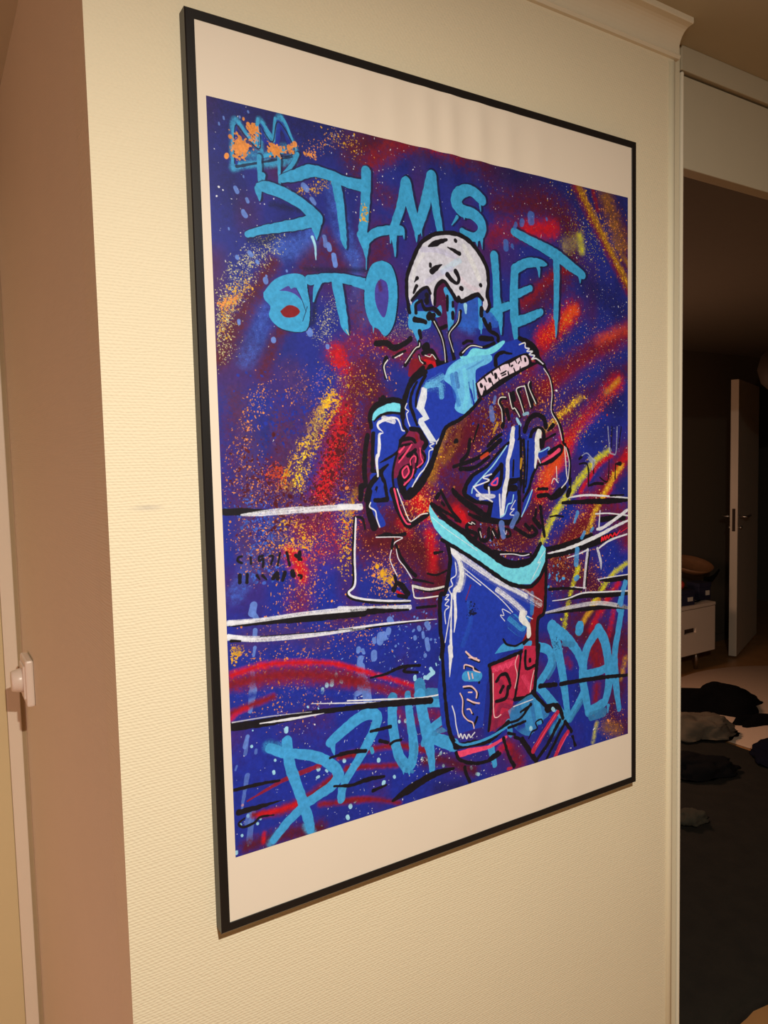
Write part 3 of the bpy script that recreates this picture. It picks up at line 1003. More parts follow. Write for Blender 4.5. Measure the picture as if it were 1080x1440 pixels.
L shadow 0.8 128,93,51 4903,1252,4928,1325,4935,1418
L shadow 0.8 160,136 4527,1693,4757,1596
L shadow 0.8 157,175,217,204,161 4454,845,4792,929,5261,1059,5586,1194,5832,1294
L shadow 0.8 136,54 5767,1291,5774,1412
L shadow 0.8 181,159,137 5282,1114,5284,1458,5264,1979
L shadow 0.8 168,143,55 4132,1815,4176,2030,4196,2286
L shadow 0.8 180,168,125,50 4438,1825,4446,2083,4467,2305,4479,2519
L shadow 0.8 190,176,138 4496,2089,4751,2004,4965,1911
L shadow 0.8 141,110,53 5272,1771,5269,2021,5261,2264
L cyan 1 145,129,126 4061,1223,4092,1509,4106,2052
L cyan 1 104,105,106 3987,2007,4156,1939,4316,1880
L cyan 1 137,154,155 4440,1362,4419,1732,4429,2083
L cyan 1 154,139,132,36 4448,1361,4650,1255,4867,1221,5050,1228
L cyan 1 88,53,11 4880,1257,4905,1329,4911,1423
L cyan 1 121,96 4505,1696,4734,1600
L cyan 1 119,135,176,162,118 4431,850,4769,934,5237,1064,5562,1199,5806,1299
L cyan 1 94,12 5742,1296,5749,1417
L cyan 1 140,118,96 5258,1119,5259,1463,5240,1983
L cyan 1 130,105,17 4110,1819,4155,2034,4174,2289
L cyan 1 141,129,86,11 4415,1829,4424,2087,4445,2308,4456,2522
L cyan 1 151,136,98 4473,2092,4728,2008,4941,1915
L cyan 1 100,68,11 5248,1775,5245,2025,5237,2267
L peri2 0.75 130,130 4761,574,4760,648
L peri2 0.75 86,86 4596,681,4583,719
L peri2 0.75 64,64 4470,735,4445,784
L peri2 0.75 97,97 4277,1016,4280,1088
L peri2 0.75 44,44 5063,577,5066,587
L peri2 0.75 51,51 4391,1038,4396,1056
S cyan 0.756 149,151 458,7383,644,7475
S cyan 0.756 122,123 926,8498,995,8619
S cyan 0.756 118,117 536,8485,447,8574
L cyanb 1 116,135 474,7411,642,7507
L cyanb 1 142,143,137,132,136,116 699,7381,724,7658,803,7927,883,8182,947,8402,978,8564
L cyanb 1 111,127,141,150,151,143,130,125,119,101 642,7515,887,7581,1137,7690,1318,7836,1393,7974,1291,8086,1103,8156,899,8237,662,8388,482,8551
L cyanb 1 109,109 1431,8157,1421,8293
L cyanb 1 124,144,153,156,150,147,138,121,105,109 1289,7525,1434,7438,1629,7334,1828,7271,1970,7317,1967,7431,1825,7664,1611,7928,1470,8101,1416,8260
L cyanb 1 89,18 1317,7549,1342,7699
L cyand 1 153,134 2226,7138,2228,7290
L cyand 1 105,105 2467,7131,2474,7267
L cyanb 1 149,146,147,161,154,146,129,105 2224,7200,2222,7503,2289,7877,2424,8108,2517,8058,2545,7827,2500,7490,2466,7194
L cyand 0.8 50,51,51 2275,7982,2376,8133,2524,8206
L cyand 0.7 44,44 2588,7836,2571,8052
L cyanb 1 47,10 2460,8172,2469,8247
L cyanb 1 59,12 2376,8133,2374,8205
L cyand 1 178,178 2663,7032,2676,7180
L cyand 0.9 160,164 2811,7187,3100,7260
L cyanb 1 178,167,181,161,118,102 2659,7176,2700,7422,2765,7710,2804,7904,2833,8077,2842,8247
L cyanb 1 111,113,115 2677,7298,2896,7332,3119,7394
L cyanb 1 133,128,124 2776,7713,2933,7636,3116,7562
L cyanb 1 161,174,188 2775,7768,2973,7867,3220,7998
L cyand 0.8 81,82 2886,7755,3112,7730
L cyanb 1 40,80 2720,7756,2702,7862
L cyan 1 56,56 1889,7748,1902,7787
L cyanb 1 139,146,147,130 4789,6846,5031,6934,5089,7147,4794,7461
L cyand 0.7 62,62,61 5140,7012,5165,7201,5026,7361
L cyanb 1 140,147,146 4795,7421,5049,7693,5380,8070
L cyanb 1 198,186,159,145,108 5118,6581,5197,6837,5291,7181,5371,7609,5437,8040
L cyanb 1 179,178,152,149 5104,6579,5393,6784,5648,7052,5791,7348
L cyanb 1 125,119,113 5788,7708,5640,7891,5465,8088
L cyand 0.7 75,74 5817,7798,5494,8114
L cyanb 1 177,184,181,171,145 6122,6764,6272,7000,6347,7335,6361,7706,6267,7971
L cyanb 1 155,168,156 6267,7971,6053,8037,5889,8047
L cyanb 1 141,150,159,164 5889,8068,5831,7801,5760,7491,5792,7222
L cyanb 1 159,160,162 5792,7222,5882,7004,6092,6802
L cyanb 1 125,132,139 5790,7433,6027,7453,6301,7435
L cyanb 1 172,172 5709,6664,5694,6724
L cyand 0.8 152,155 5963,8148,6235,8139
L cyanb 1 68,21 6344,8052,6334,8159
L cyanb 1 126,131,136,152,95 6662,6536,6582,6873,6503,7230,6532,7738,6603,8158
L cyand 0.8 87,88 5364,6883,5563,6934
K shadow 31,1.032,1 142,143 5170,6812,5196,6939
L cyanb 1 105,110,115 6758,6091,6663,6297,6599,6506
L black 1 83,86,22 16,4556,290,4565,569,4573
D white 0.9 22,81,100,86,79 224,4602,568,4596,875,4591,1321,4583,1809,4585
D white 0.9 70,82,54 1509,4574,1659,4586,1822,4608
L white 0.8 53,60,40 1546,4579,1678,4590,1808,4604
L black 1 44,44,44,44,44,46,47 1728,4723,1690,5189,1686,5559,1596,5683,1737,5771,2090,5848,2522,5889
L white 1 21,29,29,29,27,28,19 1743,4724,1711,5191,1707,5561,1610,5665,1734,5747,2091,5824,2543,5881
L black 1 29,39,30 1755,4718,1842,4747,1873,4880
L black 1 20,61,36,57 2066,4979,2196,4975,2338,4994,2479,4987
L white 1 13,13,13,13,13,13,13 2035,4996,2430,5027,2315,5088,2255,5204,2239,5307,2295,5433,2344,5526
L black 1 36,46 2292,5043,2268,5153
L black 1 51,46,77 2303,5521,2325,5611,2287,5703
L black 1 52,88,79 2342,5613,2423,5674,2504,5781
L black 1 26,57,53 2331,5115,2452,5361,2637,5559
L white 1 13,13,13,14 2337,5176,2371,5310,2471,5433,2572,5585
L red 1 38,38 2338,5735,2440,5800
L black 1 62,52 2357,5790,2482,5822
D white 0.9 53,56,77 1467,5844,1988,5910,2524,5964
L black 1 96,76,21 1465,5911,1987,5949,2508,5997
L black 1 29,23,16 1457,6146,2182,6162,2902,6184
L white 1 28,26,10 1458,6119,2183,6135,2969,6182
L black 1 37,38,38 2647,5988,2798,5995,2955,6002
L black 1 17,66,107,99 27,5872,492,5885,1100,5910,1833,5948
D white 0.9 72,48,51,73 23,5836,410,5850,1013,5853,1834,5889
L white 1 47,22 23,5836,310,5849
D white 0.9 78,74,59,29 17,6005,401,6077,1093,6126,1827,6145
L white 1 69,26 17,5997,335,6072
L black 1 38,22 43,6047,155,6064
L black 1 11,12,12 402,6046,1094,6099,1652,6128
L black 1 99,99,71,65 5,7054,530,7093,1059,7099,1795,7167
L white 1 10,34,9 361,7086,737,7112,1213,7135
L white 0.6 16,13,7 20,7002,533,7029,1041,7083
L white 1 7,14,18 1045,6979,1338,7033,1797,7115
L white 1 18,23,24,18 1550,7041,2061,7124,2645,7217,3098,7236
L white 1 13,8 1549,7075,2161,7170
L black 1 59,93,93 1547,7136,2161,7200,2840,7288
L black 1 25,41,47,38 1899,6805,2131,6797,2381,6746,2678,6775
L black 1 26,37,37 2464,6766,2417,6812,2632,6863
L black 1 41,52 1880,7511,2185,7513
L black 1 57,42 2016,7663,2137,7720
L black 1 42,42,42 2178,7747,2241,7722,2345,7727
L black 1 39,45,51 1425,7697,1617,7712,1797,7748
L black 1 34,45,66,36 1431,8117,1584,8151,1821,8134,2067,8161
L black 1 51,31 1896,8302,2101,8280
L black 1 37,124,100,34 2197,8522,2453,8435,2872,8329,3213,8328
L black 1 43,45,32 7,7806,340,7816,581,7837
L black 1 79,54,14 60,8091,329,8090,607,8088
L black 1 26,26,32,34,29,18 126,8179,50,8222,105,8281,238,8267,324,8218,494,8241
L black 1 34,49,46 1281,7721,1513,7714,1795,7751
L black 1 34,35,46 1325,8098,1596,8147,1873,8139
L black 1 30,30,30,30 213,5081,169,5088,161,5130,211,5158
L black 1 30,30 320,5103,322,5176
L black 1 33,33,33,33,33 469,5100,424,5108,430,5152,474,5131,467,5225
L black 1 26,27,27 557,5108,602,5112,572,5203
L black 1 27,27 693,5082,656,5227
L black 1 36,36 779,5086,810,5239
L black 1 55,55 948,5094,941,5179
L black 1 45,46 894,5128,966,5186
L black 1 47,47 180,5294,175,5378
L black 1 39,39 270,5295,263,5388
L black 1 39,22 390,5323,422,5370
L black 1 44,22 460,5330,508,5380
L black 1 53,54,54 592,5379,645,5318,653,5385
L black 1 50,49 748,5320,714,5408
L black 1 64,64 848,5319,857,5368
L black 1 32,32,32 925,5372,965,5386,954,5414
L black 1 46,77,98,69 5352,4721,5821,4729,6400,4745,6823,4738
L white 1 15,31,35,20 5461,4653,5728,4632,6049,4640,6823,4718
L black 1 36,23 6400,4663,6721,4664
L black 1 26,32,33,30 5714,4145,5873,4144,5915,4294,5908,4493
L black 1 22,57,49 5913,4493,6051,4458,6234,4468
L black 1 26,26 6024,4110,6025,4297
L black 1 20,23,26 6375,4091,6342,4431,6167,4366
L black 1 27,27 6514,4401,6525,4162
L black 1 27,77 6525,4162,6638,4165
L black 1 22,22 6445,3577,6433,3902
L black 1 23,23 6660,3577,6602,3904
L black 1 42,43 5714,4064,5770,4032
L black 1 29,29 5533,4360,5523,4517
L black 1 92,92 5499,4542,5462,4606
D grey 0.8 23,23,23,23,23,23 6350,3577,6375,3820,6393,3969,6462,4005,6538,3974,6564,3577
D grey 0.9 16,19,22,48 5771,4020,5879,3982,5987,4058,6049,4097
D grey 0.8 79,61,41 5939,4068,6024,4137,5995,4229
L black 1 82,97,87 5015,5406,5408,5373,5968,5270
L black 1 90,106,152,133,68 5014,5503,5444,5469,5853,5396,6161,5353,6517,5284
L black 1 89,90,92 6202,5029,6498,5020,6720,5034
L white 1 18,43,63,65,50,37 5018,5468,5408,5433,5778,5363,6161,5269,6497,5165,6823,5082
L white 1 23,23,24 6067,4933,6379,4942,6823,5004
L white 1 23,26 6167,4891,6139,5161
L white 1 49,56,57,51 6104,5175,6240,5157,6558,5024,6802,4914
L redb 1 23,28,28,27,29,28,28,29,27,28,28,23 6196,5372,6212,5309,6239,5356,6271,5300,6294,5352,6326,5295,6357,5338,6401,5284,6457,5318,6501,5266,6541,5302,6628,5231
L redb 1 13,14 6638,5265,6802,5200
L redd 1 13,14 6659,5211,6802,5165
L white 1 29,36,27 6144,5474,6397,5371,6791,5304
D white 0.9 49,56,13 6106,5478,6178,5682,6187,5820
L white 1 16,22,29 5443,5569,5683,5532,5891,5480
D white 0.9 48,58,54 5891,5480,5847,5759,5806,6066
L black 1 31,31,31 5928,5524,5879,5790,5848,6057
L white 1 12,22,11 5289,6050,5530,6033,5852,6079
L black 1 50,45,39 5060,6011,5438,6038,5753,6094
L black 1 22,77,79 6137,5993,6434,6011,6820,6013
L white 1 16,17,17 6118,5972,6394,5963,6820,5965
L white 1 13,13 6108,5963,6147,6008
L black 1 29,87,100,61 5272,6207,5809,6191,6392,6243,6820,6273
L white 1 12,21,25,25,24 5129,6195,5436,6198,5771,6150,6195,6181,6820,6233
L white 1 10,10 5848,6071,5838,6144
L black 1 25,67,91,36 5011,6368,5799,6408,6398,6438,6821,6517
D white 0.7 28,63,76,79 4970,6359,5511,6337,6155,6354,6821,6504
L sky 0.8 97,97 5662,5458,5631,5681
L sky 0.9 88,87 5658,5890,5629,5907
L sky 0.85 69,47 5670,4889,5604,5031
L sky 0.8 64,63 5817,5206,5760,5282
L sky 0.8 48,48 6008,5152,5969,5190
L sky 0.85 68,102 6738,6072,6655,6429
L black 1 83,72 4862,7457,5190,7493
L black 1 72,68,70,51 5287,7502,5731,7528,6239,7567,6818,7630
L black 1 34,34 5520,8373,5605,8541
G dred 0.9,1 - 2591,2873,2644,2720,2796,2685,3003,2633,3060,2770,2825,2884,2605,2940
L red 0.9 61,78 2863,2723,3000,2759
G midblue 0.8,1 - 3386,2239,3424,1940,3520,1895,3795,1820,3849,1979,4006,2004,4103,2201
G maroon 0.7,1 - 3046,1973,3090,1728,3198,1668,3257,1772,3246,2249,3092,2260
G navy 0.8,1 - 2698,1944,2894,1771,2959,1836,2963,2004,2830,1944
G cyanb 1,1 - 2646,2019,2764,1932,2725,2048,2751,2177,2868,2192,2958,2185,2925,2296,2616,2318
L cyanb 1 68,110,105,55 3211,1764,3285,1903,3296,2098,3276,2284
L cyanb 1 63,68,72 3795,1845,3806,2108,3807,2222
G cyanb 1,1 - 3044,2046,3129,1978,3142,2098,3050,2142
L palecyan 1 65,28 3543,1942,3549,2041
G cyanb 1,1 - 2620,2098,2632,2259,2727,2443,2747,2496,2769,2426,2814,2341,2961,2221,3017,2079
L cyanb 1 142,95,22 3297,2042,3285,2183,3256,2297
L cyanb 1 72,49,10 3827,1999,3820,2158,3813,2302
L hazeblue 0.8 83,83 3939,2047,3975,2132
S midblue 0.756 193,195,196 3491,2210,3636,2242,3713,2108
G helmet 1,1 - 2653,2019,2608,1846,2636,1585,2712,1435,2804,1259,2969,1131,3152,1054,3382,1035,3570,1077,3743,1203,3870,1325,3936,1493,3924,1695,3946,1870,3899,1981,3855,1941,3852,1828,3747,1787,3585,1852,3442,1877,3319,1778,3213,1667,3106,1702,3050,1804,3016,1988,2979,1931,2960,1800,2894,1759,2789,1829,2684,1945
D helm2 0.5 79,81,83 2847,1289,3101,1270,3376,1321
D helm3 0.6 109,110,111 3186,1525,3374,1407,3437,1375
D helm4 0.7 84,85,86 3536,1167,3691,1395,3784,1559
D helm2 0.5 80,81,82 2911,1698,3093,1583,3310,1487
D helm4 0.5 52,52,53 2691,1673,2739,1503,2860,1347
D pinkw 0.5 70,70,71 3464,1592,3588,1678,3781,1722
L black 1 53,56,57,57,57,58,59,62,65,66,67,62,62,64,51 2624,2110,2585,1872,2605,1635,2698,1425,2820,1216,3000,1089,3198,1027,3414,1018,3633,1081,3807,1233,3926,1406,3955,1617,3928,1758,3971,1906,3923,1992
L black 1 46,47,46,44 2662,1953,2789,1829,2909,1764,2959,1836
L black 1 44,48,52,54,56,55,53 3031,1974,3046,1792,3106,1692,3198,1659,3288,1757,3394,1881,3426,1891
L black 1 57,63,69,60,51 3434,1847,3489,1891,3682,1806,3764,1777,3852,1840
L black 1 29,84,37 2945,1236,3073,1175,3245,1110
L black 1 52,52 3385,1105,3391,1110
L black 1 15,56,60 3262,1208,3377,1245,3452,1269
L black 1 44,44 2969,1462,2968,1489
L black 1 80,73,11 2986,1552,3065,1502,3160,1445
L black 1 82,67,45,60,75 3249,1569,3322,1631,3407,1662,3440,1595,3390,1512
L black 1 68,68 3473,1724,3483,1728
L black 1 51,51 3812,1646,3821,1655
L black 1 50,14 2757,1660,2712,1718
L black 1 54,36 2744,1762,2693,1859
L black 1 43,47,50 2816,1945,2729,2000,2726,2108
L black 1 43,54,59,74 2816,1945,2872,2048,3007,2031,3104,2089
L black 1 80,80 2897,1938,2901,1956
L black 1 73,73 2899,1866,2906,1877
L black 1 47,47 2704,2181,2875,2206
L black 1 91,66 2929,2151,3012,2115
L black 1 45,45 3240,1847,3239,2029
L black 1 41,41 3331,1924,3330,1973
L black 1 56,56 3328,2059,3326,2126
L black 1 70,70 3825,1956,3823,2050
L black 1 59,59,59 3863,2104,3903,2177,3978,2197
L black 1 84,74,64,58,51 2947,2112,3022,2210,3131,2382,3189,2582,3207,2721
L black 1 61,59,56,58,61 3458,2029,3419,2173,3269,2324,3291,2477,3336,2673
L black 1 51,51,51 3047,2240,3098,2280,3218,2244
L black 1 61,62 2692,2203,2876,2214
L black 1 70,50 2780,2344,2795,2425
L black 1 52,53,53 2419,2570,2551,2508,2635,2435
L black 1 53,53,53,54,54 2540,2793,2629,2666,2698,2581,2770,2536,2768,2481
L black 1 104,104 2859,2544,2889,2532
L black 1 54,71,59,94,64 2823,2626,2969,2591,3047,2687,3083,2748,3219,2732
L black 1 41,41,42 2760,2653,2782,2720,2854,2754
L black 1 103,93,83 2637,2994,2775,2865,2818,2822
L black 1 44,44,44 3500,2454,3577,2418,3654,2420
L black 1 76,77 3801,2369,4009,2362
L black 1 67,63,60,55 3877,2124,3973,2255,4106,2305,4120,2384
L black 1 54,54 3975,2161,3977,2233
L black 1 92,93 2912,2839,2947,2803
L bone 1 11,11,11,11 3014,2196,3131,2387,3176,2554,3189,2719
L bone 1 11,11,11,11,11 3437,2031,3410,2174,3262,2339,3284,2464,3331,2581
L bone 1 12,12,12,12 2541,2763,2698,2574,2766,2539,2774,2494
L bone 1 11,11,11,11 2857,2648,2937,2664,2972,2632,3033,2690
L bone 1 11,11,11 2760,2662,2779,2721,2822,2756
L bone 1 10,10 2448,2682,2506,2646
L black 1 73,89,85,61 2105,2541,2267,2528,2386,2583,2635,2459
L black 1 35,35,36 2352,2702,2465,2638,2548,2608
L black 1 60,50,35 2252,2716,2209,2818,2234,2967
L bone 1 15,15,15 2271,2740,2214,2826,2250,2967
L bone 1 11,11 2382,2706,2506,2644
L black 1 24,24 2133,3224,2131,3318
L black 1 87,70 2189,3223,2216,3246
G royal 1,1 - 2022,3506,2141,3441,2366,3427,2468,3479,2540,3623,2538,3695,2442,3767,2411,3868,2380,3934,2326,4076,2304,4207,2321,4520,2229,4516,2209,4479,1944,4502,1983,4327,1973,4197,2065,4129,2028,3881,2002,3693
G lcyan 1,0 - 2022,3509,2039,3401,2116,3330,2243,3287,2435,3271,2477,3396,2296,3398,2141,3423,2056,3504
L black 1 52,66,76,77,75,71 1999,3594,1989,3460,2047,3348,2187,3276,2343,3241,2471,3264
L black 1 24,36,39,32 2049,3518,2141,3447,2296,3407,2488,3422
L black 1 46,44,46,53,54,51,40,30,21 2481,3408,2491,3563,2544,3647,2538,3695,2457,3755,2426,3850,2381,3922,2237,3991,2116,4047
L black 1 69,68,79,69,89,68 1941,3699,1908,3879,1885,4100,1895,4311,1837,4344,1821,4496
L black 1 62,59,69 2030,3676,2013,3927,2007,4139
L black 1 59,80,76,76 2133,4166,2005,4280,1933,4395,1902,4511
L black 1 32,70,46,60 2241,4074,2131,4166,2185,4311,2215,4503
L black 1 38,38,38 2061,4359,2021,4458,2005,4505
L black 1 52,52 2002,4151,2134,4154
L white 1 16,16,21,29,46,41,28,10,31,51,38 2504,3641,2464,3623,2432,3530,2379,3474,2237,3487,2110,3541,2108,3599,2179,3661,2120,3688,2116,3811,2098,3952
L white 1 51,38,26 2087,3952,2071,4023,2085,4214
D white 0.9 77,78 2195,3481,2335,3516
G royal 1,1 - 2013,4402,1955,4548,1940,4614,2039,4749,2091,4868,2180,4850,2158,4763,2084,4650,2041,4525,2054,4404
L black 1 67,79,120 1962,4400,1925,4600,2012,4856
G royal 1,1 - 2039,4487,2190,4494,2121,4393
L black 1 52,69 2030,4522,2213,4520
L royal 1 60,60 2257,4412,2287,4496
L white 1 17,17,18,18,18 1966,4546,1950,4601,2033,4660,2050,4756,2091,4868
G royal 1,1 - 2497,4423,2602,4409,2755,4244,2887,4058,3003,3860,3096,3708,3164,3598,3353,3535,3540,3407,3725,3258,3711,3004,3879,2850,4274,2655,4600,2537,4696,2553,4905,2630,4808,2485,4685,2380,4521,2329,4359,2370,4199,2409,3848,2489,3672,2480,3483,2606,3409,2667,3118,2766,2825,2873,2616,3038,2510,3225,2474,3336,2525,3502,2550,3604,2714,3622,2848,3783,2822,3877,2831,3991,2759,4084,2665,4166,2501,4367
G midsky 0.95,1 - 3189,2891,3262,2775,3481,2651,3853,2575,3986,2589,4003,2654,3907,2717,3774,2767,3701,2857,3730,3247,3693,3265,3637,3090,3591,3062,3651,3292,3556,3402,3428,3396,3339,3333,3370,3183,3292,3043,3170,2962
D midblue2 0.7 95,96,97 3295,2901,3327,3070,3395,3268
D royal 0.7 64,64 3368,2870,3400,3039
D lcyan 0.6 97,98,97 3513,2835,3544,3121,3503,3324
D lcyan 0.6 79,81,82 3261,2845,3479,2723,3776,2636
D royal 0.8 20,20 3584,2976,3633,3264
L royal 1 13,13 3658,2945,3681,3205
D royal 0.4 23,23,23 3551,2805,3700,2741,3851,2662
D midsky 0.8 186,204,94 2941,3039,3080,3035,3112,3175
D midsky 0.7 139,141 2889,3055,3117,2935
G lcyan 1,1 - 3436,2618,3555,2619,3667,2513,3892,2514,4046,2455,4202,2376,4241,2399,4102,2520,3947,2584,3702,2614,3481,2665
L black 1 61,45,36,37,55 3455,2603,3594,2491,3705,2470,3855,2487,4046,2421
L bone 1 13,13,13 3482,2583,3631,2480,3826,2489
L black 1 78,64,51,23 4070,2710,4077,2607,4189,2539,4372,2550
L black 1 82,82,76,71,71 2484,3462,2505,3284,2611,3036,2774,2906,2860,2862
L black 1 50,46,41,37 2858,2917,2770,3044,2707,3198,2695,3322
L black 1 25,45,58,50,29 2724,2998,2633,3145,2609,3310,2656,3433,2709,3564
G bonew 1,0 - 2808,3071,2880,3083,2873,3205,2826,3341,2909,3479,2852,3504,2818,3515,3023,3785,2910,3784,2728,3536,2742,3481,2811,3452,2708,3343,2753,3207
D white 0.6 77,77 2815,3102,2778,3310
L white 1 16,15,14,14,15,17,20,21,19 2914,3792,2977,3808,2905,3838,2960,3882,2896,3908,2881,4028,2815,4137,2723,4221,2585,4411
L white 1 13,14,14,15,15,16 2554,3284,2526,3347,2576,3382,2546,3419,2565,3515,2603,3601
L bone 1 13,13,14,15,17,19 3369,3533,3226,3573,3132,3635,3115,3697,3023,3784,3027,3848
L black 1 47,55,63,65,64,63,60,58,55,52 2466,4421,2509,4517,2669,4449,2884,4191,3020,3899,3120,3699,3194,3584,3415,3486,3616,3358,3783,3198
G wine 1,1 - 2538,3695,2621,3611,2738,3635,2854,3782,2821,3880,2833,3990,2756,4099,2665,4170,2484,4370,2453,4418,2415,4247,2315,4244,2348,4053,2410,3886
L black 1 54,73,81 2606,3611,2738,3635,2795,3733
L black 1 81,74,66 2795,3721,2853,3794,2806,3867
L black 1 44,44,44,44 2746,3891,2805,3941,2825,4015,2740,4111
L black 1 54,54,54,55 2442,3767,2530,3743,2617,3744,2675,3781
L black 1 36,36 2426,3838,2616,3804
L black 1 90,108 2415,4247,2461,4418
L black 1 72,73,73,74,74,75,75 2461,4418,2539,4482,2614,4424,2751,4283,2859,4151,2954,4005,3019,3858
L black 1 44,43 2665,4170,2484,4370
L black 1 54,54,54,54,54,54 2549,4094,2446,4151,2429,4235,2501,4274,2576,4179,2564,4094
L black 1 47,47,47 2611,3962,2593,4083,2633,4242
L black 1 44,44,44 2671,3926,2699,3988,2681,4134
L black 1 36,36,36,36 2380,3934,2333,4076,2308,4207,2324,4412
L black 1 46,47 2422,3994,2525,3924
L black 1 55,54 2672,3890,2553,3961
L pinkred 1 32,16 2424,3910,2498,3845
L pinkred 1 21,26,18 2615,3816,2525,3924,2406,4048
L pinkred 1 24,24,24,24,24 2527,4099,2460,4164,2487,4249,2562,4179,2542,4100
L pinkred 1 24,19,27 2636,4145,2604,4241,2484,4340
L pinkred 1 19,19,19,19,19 2593,4083,2588,4022,2641,3968,2677,3987,2668,4048
L pinkred 1 19,19,19,19 2747,3867,2759,3989,2787,4051,2696,4116
L dred 0.9 40,40 2692,3696,2705,3769
L black 1 122,90,83,72,68 2314,4415,2404,4695,2532,4877,2686,4831,2851,4750
L pinkred 1 27,25,22,18 2328,4388,2405,4668,2500,4838,2566,4862
L bone 1 14,14,14,14,14,14 2372,4390,2456,4601,2551,4809,2622,4809,2739,4746,2851,4736
L black 1 82,93,104 2445,4421,2518,4479,2595,4427
L black 1 42,34,26 2601,5602,2750,5639,2923,5690
L black 1 55,50,44 2620,5696,2851,5780,3099,5767
L black 1 30,30,31 2831,5547,2979,5580,3149,5536
L black 1 52,31 2954,5279,3084,5271
D bone 0.95 40,35,26 2592,5690,2851,5762,3099,5752
L bone 1 19,19,19,19 2578,5677,2596,5779,2650,5859,3016,5871
G black 1,1 - 3704,2990,3904,2845,4275,2652,4597,2532,4699,2541,4759,2652,4926,2632,4512,2817,4112,3029,3803,3184,3739,3120
G pinkw 1,1 - 3732,2989,3904,2879,4196,2720,4354,2678,4597,2557,4682,2610,4681,2689,4558,2737,4493,2773,4292,2855,4114,2936,3900,3075,3847,3073,3804,3150
L black 1 41,54 3799,2999,3806,3022
L black 1 59,59 3956,2924,3963,2947
L black 1 64,64 4067,2861,4072,2884
L black 1 23,23,23 4164,2839,4210,2820,4261,2794
L black 1 21,21 4178,2868,4253,2839
L black 1 28,28 4361,2724,4381,2711
L black 1 24,24 4494,2679,4515,2651
L black 1 43,43 4621,2607,4628,2634
L black 1 36,23 3886,3094,3867,3026
L black 1 32,21 4020,3018,3994,2960
L black 1 32,21 4137,2950,4119,2897
L black 1 33,21 4315,2863,4293,2802
L black 1 33,21 4436,2817,4405,2752
L black 1 33,21 4517,2784,4526,2726
L black 1 32,18 3858,2901,3898,2958
L black 1 32,18 3993,2823,4022,2871
L black 1 32,18 4129,2743,4152,2793
L black 1 33,19 4311,2670,4330,2723
L black 1 33,19 4427,2620,4462,2675
L black 1 33,19 4528,2570,4547,2635
L black 1 61,120,155,121,49 4516,2322,4681,2384,4803,2483,4874,2601,5006,2684
L white 1 19,19,19,19,19,19,19,20,19,20,20 4514,2412,4620,2380,4629,2447,4705,2458,4659,2498,4766,2494,4703,2541,4806,2552,4752,2607,4847,2594,5010,2686
L black 1 44,45,45,45,45,45,46,46 4993,2687,5104,2845,5159,3006,5164,3177,5147,3333,5271,3489,5354,3647,5377,3821
L bone 1 14,15,15,15,15,15 4988,2730,5101,2868,5150,3084,5134,3349,5268,3536,5351,3781
L black 1 61,61,60,60,61 4202,3511,4189,3347,4132,3243,4172,3177,4247,3176
L black 1 61,61,62,62 4331,3112,4387,3314,4443,3336,4514,3433
L black 1 62,62,62,62 4589,3372,4530,3190,4472,3064,4521,3024
L black 1 62,63,63,63 4631,2991,4694,3156,4734,3293,4756,3186
L black 1 63,63,63 4718,2943,4721,3049,4830,3230
L black 1 61,79 4201,3526,4181,3571
L black 1 71,71 4387,3103,4405,3193
L black 1 70,70 4264,3346,4301,3465
L bone 1 15,15,15,15,15 4178,3508,4165,3347,4108,3244,4145,3172,4247,3164
L bone 1 15,16,16,16 4303,3105,4363,3314,4419,3319,4506,3436
L bone 1 16,16,16,16,16 4584,3378,4510,3191,4448,3057,4509,3013,4600,2998
L bone 1 16,16,16 4607,2992,4666,3157,4717,3293
L bone 1 16,16,16 4704,2928,4684,3004,4824,3246
L palecyan 0.9 42,53 4451,3464,4510,3555
L palecyan 0.7 46,46 4584,3402,4666,3386
L peri 0.6 67,101 3972,3320,3998,3467
L peri 0.6 51,51 4052,3171,4031,3245
L gold 0.6 51,27 4084,3541,4004,3675
L black 1 36,29,22 3743,3557,3680,3703,3650,3791
L black 1 46,60,47 3904,3852,4041,3749,4159,3690
L black 1 35,75 5062,3638,5170,3552
L black 1 35,35 4996,3771,5212,3686
G royal 1,1 - 4339,3600,4500,3570,4505,3905,4254,3901
L black 1 82,77,73,79,84 4601,3646,4686,3477,4832,3407,4979,3460,5020,3584
L black 1 38,38 4500,3570,4505,3889
L royal 1 71,71 4682,3707,4679,3907
L black 1 63,63,64,64,64 4679,3907,4734,3677,4871,3603,4980,3662,4956,3864
L helm4 1 101,126,112 4881,3662,4858,3770,4846,3909
L helm4 1 70,104 4379,3608,4334,3902
L black 1 85,84,83,81,80,80,82,84,83,86,87,87,87,86 4295,3830,4095,3977,3898,4152,3631,4262,3507,4404,3487,4506,3699,4611,3985,4648,3933,4863,4316,4956,4459,4888,4475,4520,4509,4291,4507,3771
G royal 1,0 - 4295,3830,4497,3771,4499,4291,4448,4519,4439,4887,4316,4928,3952,4854,4001,4637,3699,4598,3524,4500,3544,4398,3659,4271,3898,4159,4095,3985
L black 1 70,69,69,69,70,70,70 4151,4121,3992,4274,3865,4381,3874,4434,4077,4442,4148,4294,4161,4129
L pinkred 1 24,24,24,24 4070,4304,3961,4385,4058,4399,4079,4307
L black 1 95,72 4286,4367,4498,4344
L black 1 95,96 4294,4459,4405,4463
L navy 1 53,53 4467,4381,4486,4489
L black 1 47,47,47 4285,4390,4243,4540,4212,4599
L black 1 33,33 4381,4058,4367,4286
L white 1 94,80,69,69,87,49 4366,3770,4323,3921,4271,4071,4263,4283,4204,4493,4158,4839
L white 1 28,28 4109,4541,4128,4860
L palecyan 1 21,20,20,20,20 4255,3852,4015,4110,3820,4268,3637,4417,3607,4496
